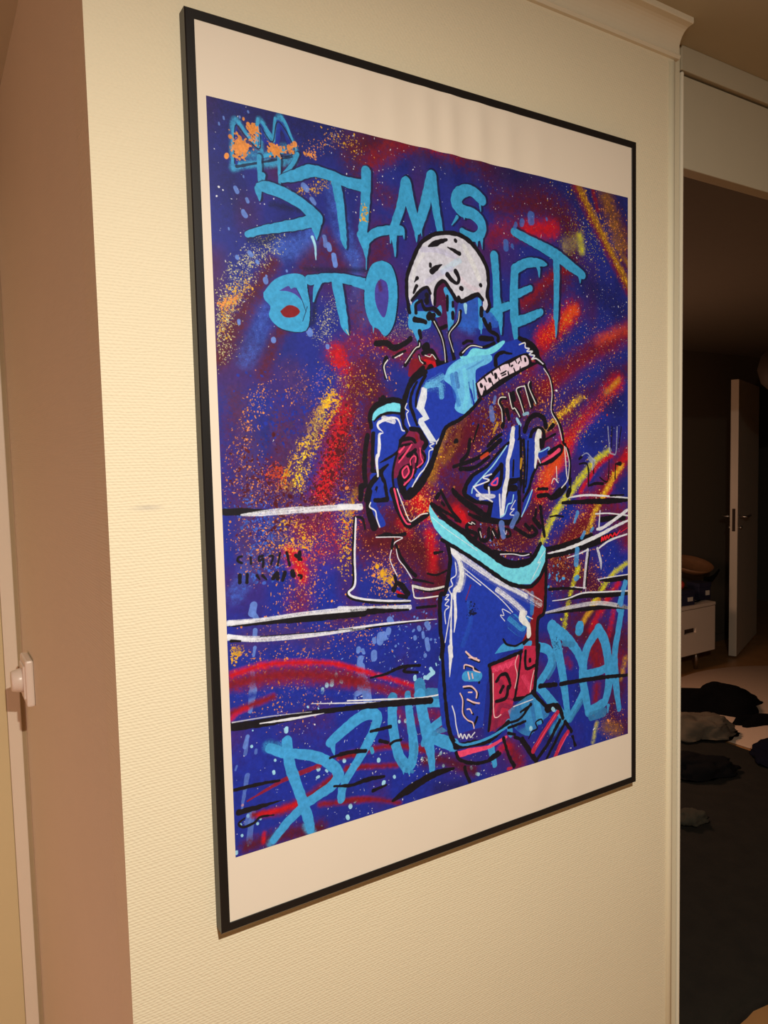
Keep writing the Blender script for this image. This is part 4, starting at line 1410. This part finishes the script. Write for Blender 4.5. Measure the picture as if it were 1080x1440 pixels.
L white 1 23,23,20 3637,4409,3758,4518,3976,4636
L white 1 20,20,20,20 3964,4246,3810,4290,3918,4334,3647,4410
D white 0.9 50,51,50 3701,4530,4007,4559,3756,4585
L white 1 31,31 3912,4435,3922,4525
L palecyan 1 19,19,19,19,19 4373,4558,4341,4667,4264,4693,4202,4827,4119,4861
L white 1 14,14,14,14,14 4406,4639,4319,4757,4384,4761,4302,4833,4374,4852
G royal 1,1 - 4599,3772,4785,3773,4832,4161,4725,4298,4671,4451,4583,4571,4569,4401,4594,4094
L black 1 48,48,48 4578,3772,4594,4094,4567,4524
L black 1 29,29,29 4664,3788,4637,4249,4609,4448
L black 1 63,63,63 4475,4520,4482,4705,4489,4905
L black 1 54,54,54,53 4832,4161,4736,4314,4671,4482,4565,4647
G royal 1,1 - 4520,4876,4586,4648,4750,4501,4667,4730
L palecyan 1 20,20,20 4737,4500,4626,4712,4524,4880
L helm4 1 112,87,29 4858,3774,4835,3944,4796,4176
L black 1 54,54 4911,3774,4920,3883
L royal 1 109,110 4908,3992,5058,3924
L palecyan 1 18,18,18,18 4871,3952,4951,3933,5080,3882,5071,3935
L black 1 69,70,71,71,70 4885,4124,5121,4082,5323,3944,5308,3872,5079,3963
L pinkred 1 18,48,63 4932,4101,5121,4019,5285,3927
L white 1 18,18 4834,3990,4902,4109
L gold 0.7 42,25 4533,4046,4511,4184
L black 1 57,64,69,70 3303,4122,3617,4049,3883,3944,4138,3769
L black 1 66,63,51 3412,4157,3671,4146,3920,4004
L black 1 58,58,58 3586,3765,3545,3953,3432,4053
L black 1 66,92,100,85,57,46 3296,4468,3457,4599,3678,4729,3866,4822,3923,4675,3755,4640
L black 1 45,73,76,72 3555,4785,3788,4877,4236,4943,4418,4901
L black 1 79,53 3347,3777,3329,3791
L black 1 44,53 3330,4528,3278,4438
L black 1 53,53 3323,4847,3396,4881
L red 0.8 66,33 3435,4766,3524,4919
L redor 0.7 50,51 3787,4016,3902,3959
L black 1 68,66,64,63,61,59 3646,4919,3524,4933,3526,5007,3652,5061,3666,5129,3547,5134
L black 1 64,64,65,65 3732,5022,3764,5159,3879,5160,3905,5019
L black 1 51,51,52,52 3960,5166,3978,5032,4074,5160,4092,5032
L black 1 47,47,48,48,47 4155,5037,4203,5139,4303,5139,4274,5060,4175,5038
L black 1 62,63,64,64,64 4395,5041,4517,5108,4681,5183,4818,5138,4725,5037
L black 1 84,85 4769,4939,4883,5048
L black 1 65,60,55 4898,4758,4921,4917,4977,5205
L black 1 59,59 4601,5006,4683,5081
L black 1 49,49 4813,4800,4795,4885
L black 1 74,65,81,143,87 4858,4599,5028,4588,5125,4635,5300,4556,5401,4496
L black 1 49,50 4859,4493,5040,4497
L black 1 30,31,31 5089,4919,5219,4911,5363,4931
L bone 1 10,10,10,10 3539,4905,3598,4931,3599,4902,3655,4935
L bone 1 12,12 3743,5045,3768,5129
L bone 1 10,10 3968,5054,4006,5124
L bone 1 10,10,10 4174,5053,4213,5117,4234,5065
L peri 0.7 104,87 4137,4959,4173,5145
L peri 0.6 88,88 4439,4841,4335,5003
L black 1 51,52,52 5408,3841,5506,4034,5508,4436
L bone 1 19,19,19,19 5403,3876,5439,4273,5451,4389,5334,4493
L bone 1 15,15,15 5429,3889,5498,4114,5473,4362
L bone 1 15,15 5228,4171,5239,4397
L bone 1 15,15,15 5127,4425,5178,4347,5265,4414
L black 1 64,48,35 2915,4618,3124,4723,3301,4820
L black 1 48,48,49 3077,4448,3232,4700,3391,4877
L black 1 43,44 3091,4606,3125,4644
L black 1 65,65 3004,4530,3041,4489
G dred 1,1 - 4251,5825,4713,5911,4968,5598,4971,6283,4824,6462,4807,6838,4488,6771,4281,6757
G royal 1,0 - 3164,5150,3437,5313,3986,5651,4274,5837,4640,6027,4768,6203,4711,6375,4620,6559,4512,6721,4143,6841,3962,6968,3824,7257,3747,7850,3214,7855,3033,7698,2966,7133,3032,6697,3060,6569,3025,6316,3039,5907,3117,5850,3184,5594,3214,5351
D midblue2 0.35 113,113,113 3526,6049,3541,6304,3409,6589
D cyanb 0.8 241,224,204 4332,6412,4515,6544,4587,6447
G cyanb 0.95,1 - 3987,6825,4146,6701,4281,6757,4606,6736,4701,6750,4652,6832,4371,6824
D cyanb 0.5 82,82 4711,6036,4707,6321
L black 1 32,33,33,33,33 4147,6640,4213,6720,4372,6768,4512,6739,4583,6732
L black 1 67,67 4547,6753,4630,6703
K shadow 37,1.72,1 113,114,113 3526,6032,3630,6147,3480,6228
D white 0.95 128,169,155,201,125 3242,5271,3538,5463,3985,5745,4431,5968,4864,6206
L white 0.9 91,74 3242,5263,3352,5380
D white 0.95 137,120,122 4070,5926,4337,6115,4554,6301
L helm4 1 122,130,74,90,41 4519,6314,4518,6385,4633,6507,4643,6634,4630,6677
D white 0.9 148,204,167 3352,5396,3410,5584,3364,5779
D helm4 0.95 111,149,148,92,44 3391,5499,3409,5617,3375,5764,3291,5821,3268,5934
L helm4 0.6 44,74,82,55 3372,5448,3399,5616,3365,5762,3285,5820
L white 1 48,48,11 3280,5869,3289,6186,3259,6407
L white 1 26,22,74 3229,5863,3209,6259,3198,6740
L white 1 17,17,16,17,16,17,17,16 3300,5441,3310,5607,3223,5664,3246,5749,3179,5795,3230,5913,3192,6140,3101,6525
L white 1 15,15,15,15,15,15,15,15 3117,5875,3181,5874,3115,5932,3180,5943,3113,6006,3178,6042,3107,6099,3117,6266
L white 1 15,15 3472,5607,3744,5804
L white 1 13,14,14 3432,5520,4068,6013,4330,6265
L white 1 12,12,12,12,12 4178,6374,4097,6279,4164,6288,4136,6194,4293,6277
L white 1 14,14 4612,6362,4717,6415
L wine 1 19,19 3563,5784,3475,5976
L black 1 69,69,70,69,69,69,70,70 3154,5133,3210,5350,3184,5594,3117,5837,3036,5882,3025,6316,3064,6569,3032,6713
L black 1 62,63,62,62 5007,5386,4971,6283,4824,6462,4804,7019
G lcyan 1,0 - 2889,4625,2877,4694,2907,4824,2963,4941,3095,5083,3356,5235,3708,5449,3987,5629,4207,5772,4433,5866,4689,5891,4857,5784,4980,5581,4998,5386,4924,5322,4838,5426,4741,5559,4530,5601,4300,5591,4012,5457,3754,5298,3607,5185,3442,5048,3208,4902,3034,4818,2936,4698
L black 1 49,54,59,63,64,66,64,61,57 3074,5111,3355,5264,3707,5479,3986,5660,4206,5803,4433,5891,4701,5921,4886,5796,5010,5584
L black 1 63,75,87,97,108,114,115,111,91,67 2927,4633,3201,4876,3443,5023,3649,5189,3991,5395,4078,5463,4301,5556,4530,5566,4718,5518,4888,5314
L black 1 53,54,55 3992,5344,4303,5405,4696,5457
L white 1 14,14,14,14 4113,5397,4349,5415,4532,5455,4663,5446
L white 1 7,7,8 2924,4793,3158,4970,3689,5310
L white 1 10,10,10,10 4983,5420,4836,5586,4884,5590,4714,5822
L black 1 55,56,67,80 3048,6581,3075,7159,3139,7732,3259,8032
L white 1 82,49,10 3188,6603,3188,6807,3169,7018
L black 1 40,40,41 3474,6732,3578,6834,3696,6891
L black 1 40,41 3554,6830,3660,6857
L black 1 34,34,35,35 3439,6943,3458,6909,3599,6970,3704,7055
L black 1 34,35,35,35 3423,7223,3557,7248,3658,7343,3652,7409
L black 1 35,35 3490,7416,3600,7485
L black 1 28,29,29,29,29 3368,7307,3405,7409,3402,7579,3484,7701,3582,7769
L black 1 35,35 3656,7066,3690,7196
L black 1 41,41 3644,7686,3581,7807
L black 1 29,29 3515,7545,3573,7633
L cyanb 0.9 147,150 3455,7059,3668,7097
L pinkw2 1 27,27,28 3458,6711,3566,6809,3691,6875
L pinkw2 1 19,19 3512,6804,3649,6836
L pinkw2 1 19,19,19,19,19 3422,6944,3440,6894,3575,6947,3598,6999,3705,7049
L pinkw2 1 21,21 3491,7012,3515,7111
L pinkw2 1 21,21 3561,7040,3577,7109
L pinkw2 1 23,23,24,24 3405,7201,3546,7223,3639,7321,3633,7400
L pinkw2 1 19,19 3492,7297,3556,7309
L pinkw2 1 23,23,24 3471,7394,3588,7460,3684,7492
L pinkw2 1 19,19,19,19,19,19 3345,7284,3389,7387,3385,7576,3465,7687,3559,7745,3585,7835
L pinkw2 1 19,19,19 3464,7535,3515,7545,3550,7609
L white 1 17,17,17,17 3203,7435,3246,7566,3266,7721,3302,7865
L white 1 19,19,19,19,19,19,19,19,19,19 3297,7864,3320,7907,3344,7861,3380,7936,3409,7885,3450,7955,3484,7901,3521,7952,3560,7922,3594,7897
G crim 1,0 - 3912,6995,4237,6932,4481,6883,4439,7114,4350,7534,4221,7875,3865,7950,3902,7506
G crim 1,0 - 4548,6794,4771,6829,4785,7132,4727,7509,4536,7565,4355,7539,4452,7116
D wine 0.9 265,266,269 3995,7837,4074,7618,4225,7648
L wine 0.6 176,179 3945,7865,4172,7795
D wine 0.7 110,111 4080,7267,4178,7422
D pinkred 0.7 109,112 3985,7056,4338,7017
D pinkred 0.5 137,138 4540,7290,4643,7449
L black 1 59,60,62 3876,6979,4237,6918,4494,6875
L black 1 53,53,53 3888,6981,3907,7507,3850,7923
L black 1 43,43,43 4481,6883,4452,7116,4360,7536
L black 1 50,50,50 4573,6878,4582,7138,4794,7114
L black 1 54,54,54,55 4006,7234,4082,7160,4195,7160,4261,7300
L black 1 54,55,55 4001,7525,4177,7510,4230,7353
L black 1 50,50 4662,7016,4662,7042
L black 1 60,60 4078,7403,4129,7335
L black 1 49,49 4268,7340,4255,7377
L black 1 69,69,69 4838,6839,4793,7134,4748,7519
L black 1 68,69,69 4354,7564,4562,7578,4748,7519
L pinkw2 1 14,13,14,14 4421,6913,4368,7042,4406,7207,4357,7396
L pinkw2 1 15,15,15,16 3947,7107,3949,7671,3997,7763,4085,7738
L pinkw2 1 14,14,14 4739,7195,4692,7338,4655,7512
L pinkred 1 15,15,15,15,16,16,16 3961,7032,4034,7087,4073,7012,4134,7091,4186,7002,4235,7079,4312,6994
S dred 0.864 292,297 4216,8201,4417,8528
S red 0.756 133,135 4063,8245,4215,8240
S navy 0.54 284,292 4955,8203,5285,8526
G cyanb 0.55,1 - 4224,7707,4721,7544,4960,7774,5041,7933,4849,8017,4632,8173,4347,7991
S base2 0.864 138,137 4582,7961,4425,8007
L cyanb 1 116,141 4773,7635,4849,7976
L cyanb 0.6 161,162 4560,7694,4635,8012
L cyanb 1 132,89 3890,8186,3959,8458
L cyanb 0.8 112,90 4221,7884,4269,8073
S cyan 0.864 168,169 5120,8198,5290,8068
L black 1 85,95,93,79 3247,8029,3505,8044,3867,8063,4221,7884
L cyanb 1 21,35,41,36 3249,7959,3422,8037,3819,8037,4233,7937
L pinkred 1 92,90,53,40 3303,8150,3526,8151,3865,8165,4179,8089
L black 1 51,52,53,54,54 3257,8117,3336,8240,3618,8352,3886,8365,4062,8314
L black 1 76,64,52 4708,7522,4853,7671,5020,7837
L black 1 142,98,66 5020,7837,5222,7846,5332,8045
L black 1 43,43,44 4220,7963,4400,7952,4557,7935
L black 1 43,43,44 4208,7892,4453,7873,4666,7695
L black 1 37,38 4467,7776,4679,7708
L black 1 25,25,25,25,26,26 4618,8211,4686,8124,4794,8097,4763,7998,4876,7971,4908,8039
L black 1 94,83 4487,8202,4760,8590
L black 1 64,65,66 4774,8573,5008,8380,5261,8072
L black 1 66,67 5374,8117,5515,8294
L black 1 52,53 4977,8611,5359,8145
L black 1 61,49,74 4129,8102,4213,8359,4325,8566
L black 1 58,58,58 3403,8362,3430,8464,3489,8585
L black 1 49,49 4218,8043,4346,8090
L black 1 56,56 4345,8130,4448,8183
L black 1 34,34 5543,8374,5576,8551
L black 1 78,78 3862,8356,4012,8293
L white 1 14,14 4327,7668,4706,7632
L crim 1 84,85,87 4703,8423,4983,8137,5212,7937
L crim 1 72,73,74 5166,8614,5314,8397,5435,8287
L pinkred 1 19,19 4763,8366,5179,7962
L pinkred 1 19,20,20 5228,8555,5414,8335,5429,8338
L palecyan 0.9 62,62 5111,7855,5138,7881
L palecyan 1 60,60 4660,8058,4666,8075
L crim 1 45,45 4209,8578,4273,8584
S navy 0.648 225,233 2916,8542,3327,8611"""
for ln in ART.strip().split('\n'):
    k, c, e, w, p = ln.split(' ')
    e = [] if e == '-' else [float(v) for v in e.split(',')]
    pts = np.array([float(v) for v in p.split(',')]).reshape(-1, 2) / 10 * RES
    w = np.ones(len(pts)) if w == '-' else np.array([float(v) for v in w.split(',')]) / 10 * RES
    op(k, c, e, w, pts)

IMG *= (1 + 0.16 * (vnoise(NY, NX, 3.0, 3.0) - 0.5) + 0.20 * (vnoise(NY, NX, 7, 7) - 0.5))[..., None]
pix = np.ones((NY, NX, 4), np.float32)
lin = np.clip(IMG[::-1], 0, 1)
pix[..., :3] = np.where(lin <= 0.0031308, lin * 12.92, 1.055 * np.power(np.maximum(lin, 1e-6), 1 / 2.4) - 0.055)
img = bpy.data.images.new('spray_painting', NX, NY)
img.pixels.foreach_set(pix.ravel())
img.update()
img.pack()
m = bpy.data.materials.new('printed_painting')
m.use_nodes = True
nt = m.node_tree
b = nt.nodes['Principled BSDF']
b.inputs['Roughness'].default_value = 0.45
b.inputs['Specular IOR Level'].default_value = 0.35
uvn = nt.nodes.new('ShaderNodeUVMap')
tx = nt.nodes.new('ShaderNodeTexImage')
tx.image = img
tx.extension = 'EXTEND'
nt.links.new(uvn.outputs[0], tx.inputs[0])
nt.links.new(tx.outputs[0], b.inputs['Base Color'])
M['print'] = m

# ------------------------------------------------------------------ framed poster
FW, FT, FB, LIP, DEP = 0.72, 2.05, 1.0138, 0.0105, 0.0175
poster = empty('framed_poster', (FW / 2, DEP, FB))
tag(poster, 'large black framed poster of an ice hockey player with cyan graffiti lettering', 'poster')
def off(o):
    o.parent = poster
    o.matrix_parent_inverse = Matrix.Translation((-FW / 2, -DEP, -FB))
    return o

def rail(a, b, n_in):
    """mitred moulding from outer corner a to outer corner b, n_in points into the opening"""
    a, b, n_in = Vector(a), Vector(b), Vector(n_in)
    d = (b - a).normalized()
    bm = bmesh.new()
    sec = [(0.0, DEP), (0.0, 0.0012), (0.0012, 0.0), (LIP - 0.0003, 0.0), (LIP, 0.0003), (LIP, 0.0014), (0.004, 0.0014), (0.004, DEP)]
    ra = [bm.verts.new(a + n_in * u + d * u + Vector((0, v, 0))) for u, v in sec]
    rb = [bm.verts.new(b + n_in * u - d * u + Vector((0, v, 0))) for u, v in sec]
    n = len(sec)
    for i in range(n):
        bm.faces.new((ra[i], ra[(i + 1) % n], rb[(i + 1) % n], rb[i]))
    bm.faces.new(ra)
    bm.faces.new(rb[::-1])
    bmesh.ops.recalc_face_normals(bm, faces=bm.faces)
    return off(mesh_obj('frame_rail', bm, M['frame']))
rail((0, 0, FB), (0, 0, FT), (1, 0, 0))
rail((FW, 0, FB), (FW, 0, FT), (-1, 0, 0))
rail((0, 0, FT), (FW, 0, FT), (0, 0, -1))
rail((0, 0, FB), (FW, 0, FB), (0, 0, 1))
off(box('backing_board', 0.0042, FW - 0.0042, 0.0125, 0.0170, FB + 0.0042, FT - 0.0042, M['board']))

def ripple(x, z):
    """how far the sheet bulges towards the viewer: it has slipped and buckled along its top edge"""
    t = (z - FB) / (FT - FB)
    top = max(0.0, (t - 0.70) / 0.30) ** 1.6
    bot = max(0.0, (0.16 - t) / 0.16) ** 1.5
    w = 0.0
    for c, s, a in ((0.215, 0.014, 0.0008), (0.262, 0.013, 0.0012), (0.312, 0.013, 0.0022), (0.352, 0.012, 0.0026), (0.400, 0.014, 0.0028), (0.452, 0.015, 0.0018), (0.51, 0.018, 0.0010)):
        w += a * math.exp(-((x - c - 0.04 * (1 - t)) / s) ** 2)
    v = 0.0
    for c, s, a in ((0.36, 0.03, 0.0010), (0.50, 0.022, 0.0014), (0.58, 0.025, 0.0012)):
        v += a * math.exp(-((x - c + 0.05 * t) / s) ** 2)
    e = min(1.0, max(0.0, (FT - LIP - z) / 0.03))
    return 1.45 * w * top * (0.2 + 0.8 * e) + 1.3 * v * bot * (0.2 + 0.8 * min(1.0, max(0.0, (z - FB - LIP) / 0.03)))

def sheet(name, x0, x1, z0, z1, y, mat_, nx, nz):
    bm = bmesh.new()
    uv = bm.loops.layers.uv.new('UVMap')
    g = [[bm.verts.new((x0 + (x1 - x0) * i / nx, y - ripple(x0 + (x1 - x0) * i / nx, z0 + (z1 - z0) * j / nz), z0 + (z1 - z0) * j / nz)) for i in range(nx + 1)] for j in range(nz + 1)]
    for j in range(nz):
        for i in range(nx):
            f = bm.faces.new((g[j][i], g[j][i + 1], g[j + 1][i + 1], g[j + 1][i]))
            for l, (u, v) in zip(f.loops, ((i, j), (i + 1, j), (i + 1, j + 1), (i, j + 1))):
                l[uv].uv = (u / nx, v / nz)
    return off(mesh_obj(name, bm, mat_, None, True))
sheet('paper', 0.0055, FW - 0.0055, FB + 0.0055, FT - 0.0055, 0.0013, M['paper'], 120, 110)
pr = sheet('print', 0.0207, 0.7009, 1.1001, 1.9622, 0.0011, M['print'], 114, 100)
pr['label'] = 'spray painted hockey player picture in blue, red and cyan'

# ------------------------------------------------------------------ dimmer switch on the return wall
sw = tag(empty('dimmer_switch', (-0.10, 0.812, 1.14)), 'white plastic dimmer switch with round knob on the left return wall', 'switch')
box('plate', -0.015, 0.0, -0.043, 0.043, -0.046, 0.046, M['plastic'], sw, 0.004)
box('insert', -0.018, -0.014, -0.030, 0.030, -0.033, 0.033, M['plastic'], sw, 0.002)
lathe('knob', [(0, 0.018), (0.0235, 0.018), (0.024, 0.020), (0.0205, 0.035), (0.019, 0.037), (0, 0.037)], M['plastic'], sw, 40, Matrix.Rotation(-math.pi / 2, 4, 'Y'))

# ------------------------------------------------------------------ room beyond: cabinet and what stands on it
cab = tag(empty('wall_cabinet', (3.98, 2.40, 0.0)), 'low white cabinet with a slot-handled drawer front, seen through the doorway', 'cabinet')
box('body', -0.50, 0.49, 0.0201, 0.46, 0.16, 0.475, M['cabinet'], cab, 0.002)
box('top_panel', -0.505, 0.497, -0.002, 0.462, 0.475, 0.497, M['cabinet'], cab, 0.003)
def slot_front(x0, x1, z0, z1, sx0, sx1, sz0, sz1, y0, y1):
    bm = bmesh.new()
    add_box(bm, x0, sx0, y0, y1, z0, z1)
    add_box(bm, sx1, x1, y0, y1, z0, z1)
    add_box(bm, sx0, sx1, y0, y1, z0, sz0)
    add_box(bm, sx0, sx1, y0, y1, sz1, z1)
    return mesh_obj('drawer_front', bm, M['cabinet'], cab)
df = slot_front(0.0, 0.492, 0.155, 0.471, 0.150, 0.278, 0.306, 0.342, 0.0, 0.019)
o_ = box('slot', 0.148, 0.280, 0.0192, 0.0200, 0.304, 0.344, M['slot'], df)
df2 = slot_front(-0.497, -0.004, 0.155, 0.471, -0.31, -0.182, 0.306, 0.342, 0.0, 0.019)
box('slot', -0.312, -0.180, 0.0192, 0.0200, 0.304, 0.344, M['slot'], df2)
for lx in (-0.44, 0.42):
    for ly in (0.10, 0.40):
        bm = bmesh.new()
        tube(bm, [(lx, ly, 0.0), (lx, ly, 0.162)], 0.014, 12)
        mesh_obj('leg', bm, M['steel'], cab, True)

zt = 0.498
def small_box(x, y, w, d, h, rz, label):
    o = tag(empty('storage_box', (x, y, zt), rz), label, 'box')
    box('body', -w / 2, w / 2, -d / 2, d / 2, 0, h * 0.74, M['navy'], o, 0.003)
    box('lid', -w / 2 - 0.003, w / 2 + 0.003, -d / 2 - 0.003, d / 2 + 0.003, h * 0.74, h, M['navy'], o, 0.003)
    box('paper_label', w * 0.02, w * 0.34, -d / 2 - 0.006, -d / 2 - 0.003, h * 0.28, h * 0.55, M['label'], o)
    return o
small_box(4.40 + 0.07, 2.53, 0.115, 0.11, 0.125, -0.12, 'small navy box with a white label near the right end of the cabinet')
small_box(4.20, 2.50, 0.15, 0.15, 0.105, -0.1, 'navy box with a white label at the doorway edge, under the red bundle')
rb = tag(lathe('red_bundle', [(0, -0.030), (0.030, -0.024), (0.042, 0.0), (0.040, 0.016), (0.026, 0.032), (0.010, 0.036), (0, 0.034)], M['redball'], None, 24), 'small red fabric bundle on the navy box beside the doorway edge', 'cloth')
rb.location = (4.185, 2.49, zt + 0.136)
bk = tag(empty('dark_bag', (4.10, 2.72, zt)), 'dark navy upright bag at the back of the cabinet, behind the red bundle', 'bag')
bm = bmesh.new()
add_box(bm, -0.11, 0.11, -0.06, 0.06, 0, 0.26, 0.03)
mesh_obj('body', bm, M['navy'], bk, True)
bm = bmesh.new()
tube(bm, [(-0.05, 0, 0.25), (-0.045, 0, 0.30), (0, 0, 0.325), (0.045, 0, 0.30), (0.05, 0, 0.25)], 0.008, 8)
mesh_obj('handle', bm, M['navy'], bk, True)

def heap(name, size, seed, m_, loc, rz, fold=7.0, amp=0.35, n=64, flat=0.55):
    """a crumpled garment: a flattened mound thrown into folds, its hem lying on the floor"""
    bm = bmesh.new()
    bmesh.ops.create_uvsphere(bm, u_segments=n, v_segments=n // 2, radius=1.0)
    off3 = Vector((seed * 3.1, seed * 1.7, seed * 0.9))
    for v in bm.verts:
        p = v.co.copy()
        q = Vector((p.x * 1.5, p.y * 0.9, p.z)) + off3
        f = mnoise.noise(q * 1.1) * 0.45
        ridge = 1 - abs(mnoise.noise(q * fold * 0.33 + Vector((f, f, 0)) * 2))
        r = 1 + f * 0.6 + (ridge - 0.7) * amp
        lim = 1 + 0.28 * mnoise.noise(Vector((p.x, p.y, 0)) * 2.3 + off3)
        z = p.z * r
        if z < 0:
            z *= 0.06
        v.co = Vector((p.x * r * lim * size[0], p.y * r * lim * size[1], max(z, 0) * size[2] + (0.0 if z > 0 else z * 0.0)))
    bmesh.ops.remove_doubles(bm, verts=bm.verts, dist=0.0005)
    o = mesh_obj(name, bm, m_, None, True)
    o.location = loc
    o.rotation_euler = (0, 0, rz)
    return o
tag(heap('folded_cloth', (0.12, 0.075, 0.15), 4, M['grey_cloth'], (4.45, 2.73, zt), 0.2), 'pale grey crumpled cloth under the brown bowl on the cabinet', 'cloth')
bowl = tag(lathe('wooden_bowl', [(0, 0.0), (0.06, 0.002), (0.12, 0.02), (0.17, 0.06), (0.185, 0.085), (0.178, 0.085), (0.16, 0.058), (0.11, 0.026), (0, 0.014)], M['bowl'], None, 40), 'brown shallow bowl tipped on top of the grey cloth', 'bowl')
bowl.location = (4.60, 2.70, zt + 0.165)
bowl.scale = (0.85, 0.85, 0.85)
bowl.rotation_euler = (math.radians(16), math.radians(-4), 0)
bm = bmesh.new()
tube(bm, [(-0.13, 0, 0.012), (-0.10, 0.03, 0.09), (-0.07, 0.04, 0.125), (-0.03, 0.03, 0.12), (0.0, 0.01, 0.15), (0.03, 0.0, 0.19)], [0.008, 0.012, 0.020, 0.022, 0.012, 0.006], 8)
st = tag(mesh_obj('black_strap', bm, M['black'], None, True), 'black strap sticking up behind the small navy box', 'strap')
st.location = (4.68, 2.53, zt + 0.0)
bm = bmesh.new()
tube(bm, [(0, 0, 0.005), (0.04, 0.01, 0.006), (0.08, -0.005, 0.005), (0.12, 0.006, 0.005)], 0.005, 8)
ca = tag(mesh_obj('black_cable', bm, M['black'], None, True), 'short black cable lying between the two navy boxes', 'cable')
ca.location = (4.285, 2.47, zt)

# ------------------------------------------------------------------ rugs and clothes on the floor
def disc(name, cx_, cy_, r, h, m_, n=96):
    o = lathe(name, [(0, 0), (r, 0), (r + 0.006, h * 0.5), (r - 0.004, h), (0, h)], m_, None, n)
    o.location = (cx_, cy_, 0)
    return o
tag(disc('round_rug', 4.27, 1.50, 0.925, 0.012, M['rug']), 'round cream rug on the floor of the far room', 'rug')
bm = bmesh.new()
nx, ny = 60, 34
gx0, gx1, gy0, gy1 = 0.95, 3.325, 0.335, 1.95
gv = [[bm.verts.new((gx0 + (gx1 - gx0) * i / nx, gy0 + (gy1 - gy0) * j / ny + 0.012 * mnoise.noise(Vector((i * 0.5, j * 0.5, 2))),
                     0.0 if i in (0, nx) or j in (0, ny) else 0.018 + 0.010 * mnoise.noise(Vector((i * 0.8, j * 0.8, 5))))) for i in range(nx + 1)] for j in range(ny + 1)]
for j in range(ny):
    for i in range(nx):
        bm.faces.new((gv[j][i], gv[j][i + 1], gv[j + 1][i + 1], gv[j + 1][i]))
rim = [gv[0][i] for i in range(nx + 1)] + [gv[j][nx] for j in range(1, ny + 1)] + [gv[ny][i] for i in range(nx - 1, -1, -1)] + [gv[j][0] for j in range(ny - 1, 0, -1)]
bm.faces.new(rim[::-1])
tag(mesh_obj('shaggy_rug', bm, M['darkrug'], None, True), 'dark brown shaggy rug just inside the doorway', 'rug')

tag(heap('black_garment', (0.255, 0.16, 0.14), 2, M['black'], (3.76, 1.90, 0.0125), -0.55, 5.0, 0.2), 'black garment heaped on the round cream rug', 'clothes')
tag(heap('black_sleeve', (0.13, 0.05, 0.05), 9, M['black'], (3.70, 1.61, 0.0125), -0.35, 5.0, 0.2), 'black sleeve-like bundle on the cream rug right of the beige garment', 'clothes')
tag(heap('beige_garment', (0.235, 0.115, 0.11), 5, M['beige'], (3.22, 1.69, 0.03), -0.55, 8.0, 0.35), 'beige grey sweater crumpled in front of the black garment', 'clothes')
tag(heap('charcoal_garment', (0.21, 0.11, 0.07), 7, M['charcoal'], (2.82, 1.38, 0.03), -0.5, 7.0, 0.3), 'charcoal garment on the dark rug below the beige sweater', 'clothes')
tag(heap('olive_garment', (0.075, 0.05, 0.045), 12, M['sock'], (2.38, 1.09, 0.03), -0.5, 6.0, 0.3), 'small olive grey garment, nearest of the clothes on the dark rug', 'clothes')
tag(heap('navy_garment', (0.17, 0.10, 0.06), 15, M['navycloth'], (3.32, 1.28, 0.03), 0.3, 6.0, 0.25), 'navy garment at the right side of the picture on the dark rug', 'clothes')

# pendant lamp of the far room, unlit
pd = tag(empty('pendant_lamp', (3.62, 1.42, 1.985)), 'unlit brown globe pendant lamp hanging in the far room', 'lamp')
lathe('globe', [(0, -0.14), (0.07, -0.122), (0.12, -0.072), (0.14, 0.0), (0.12, 0.072), (0.07, 0.122), (0.03, 0.138), (0.03, 0.15), (0, 0.15)], M['globe'], pd, 32)
bm = bmesh.new()
tube(bm, [(0, 0, 0.15), (0, 0, HB - 1.985)], 0.004, 8)
mesh_obj('cord', bm, M['black'], pd, True)
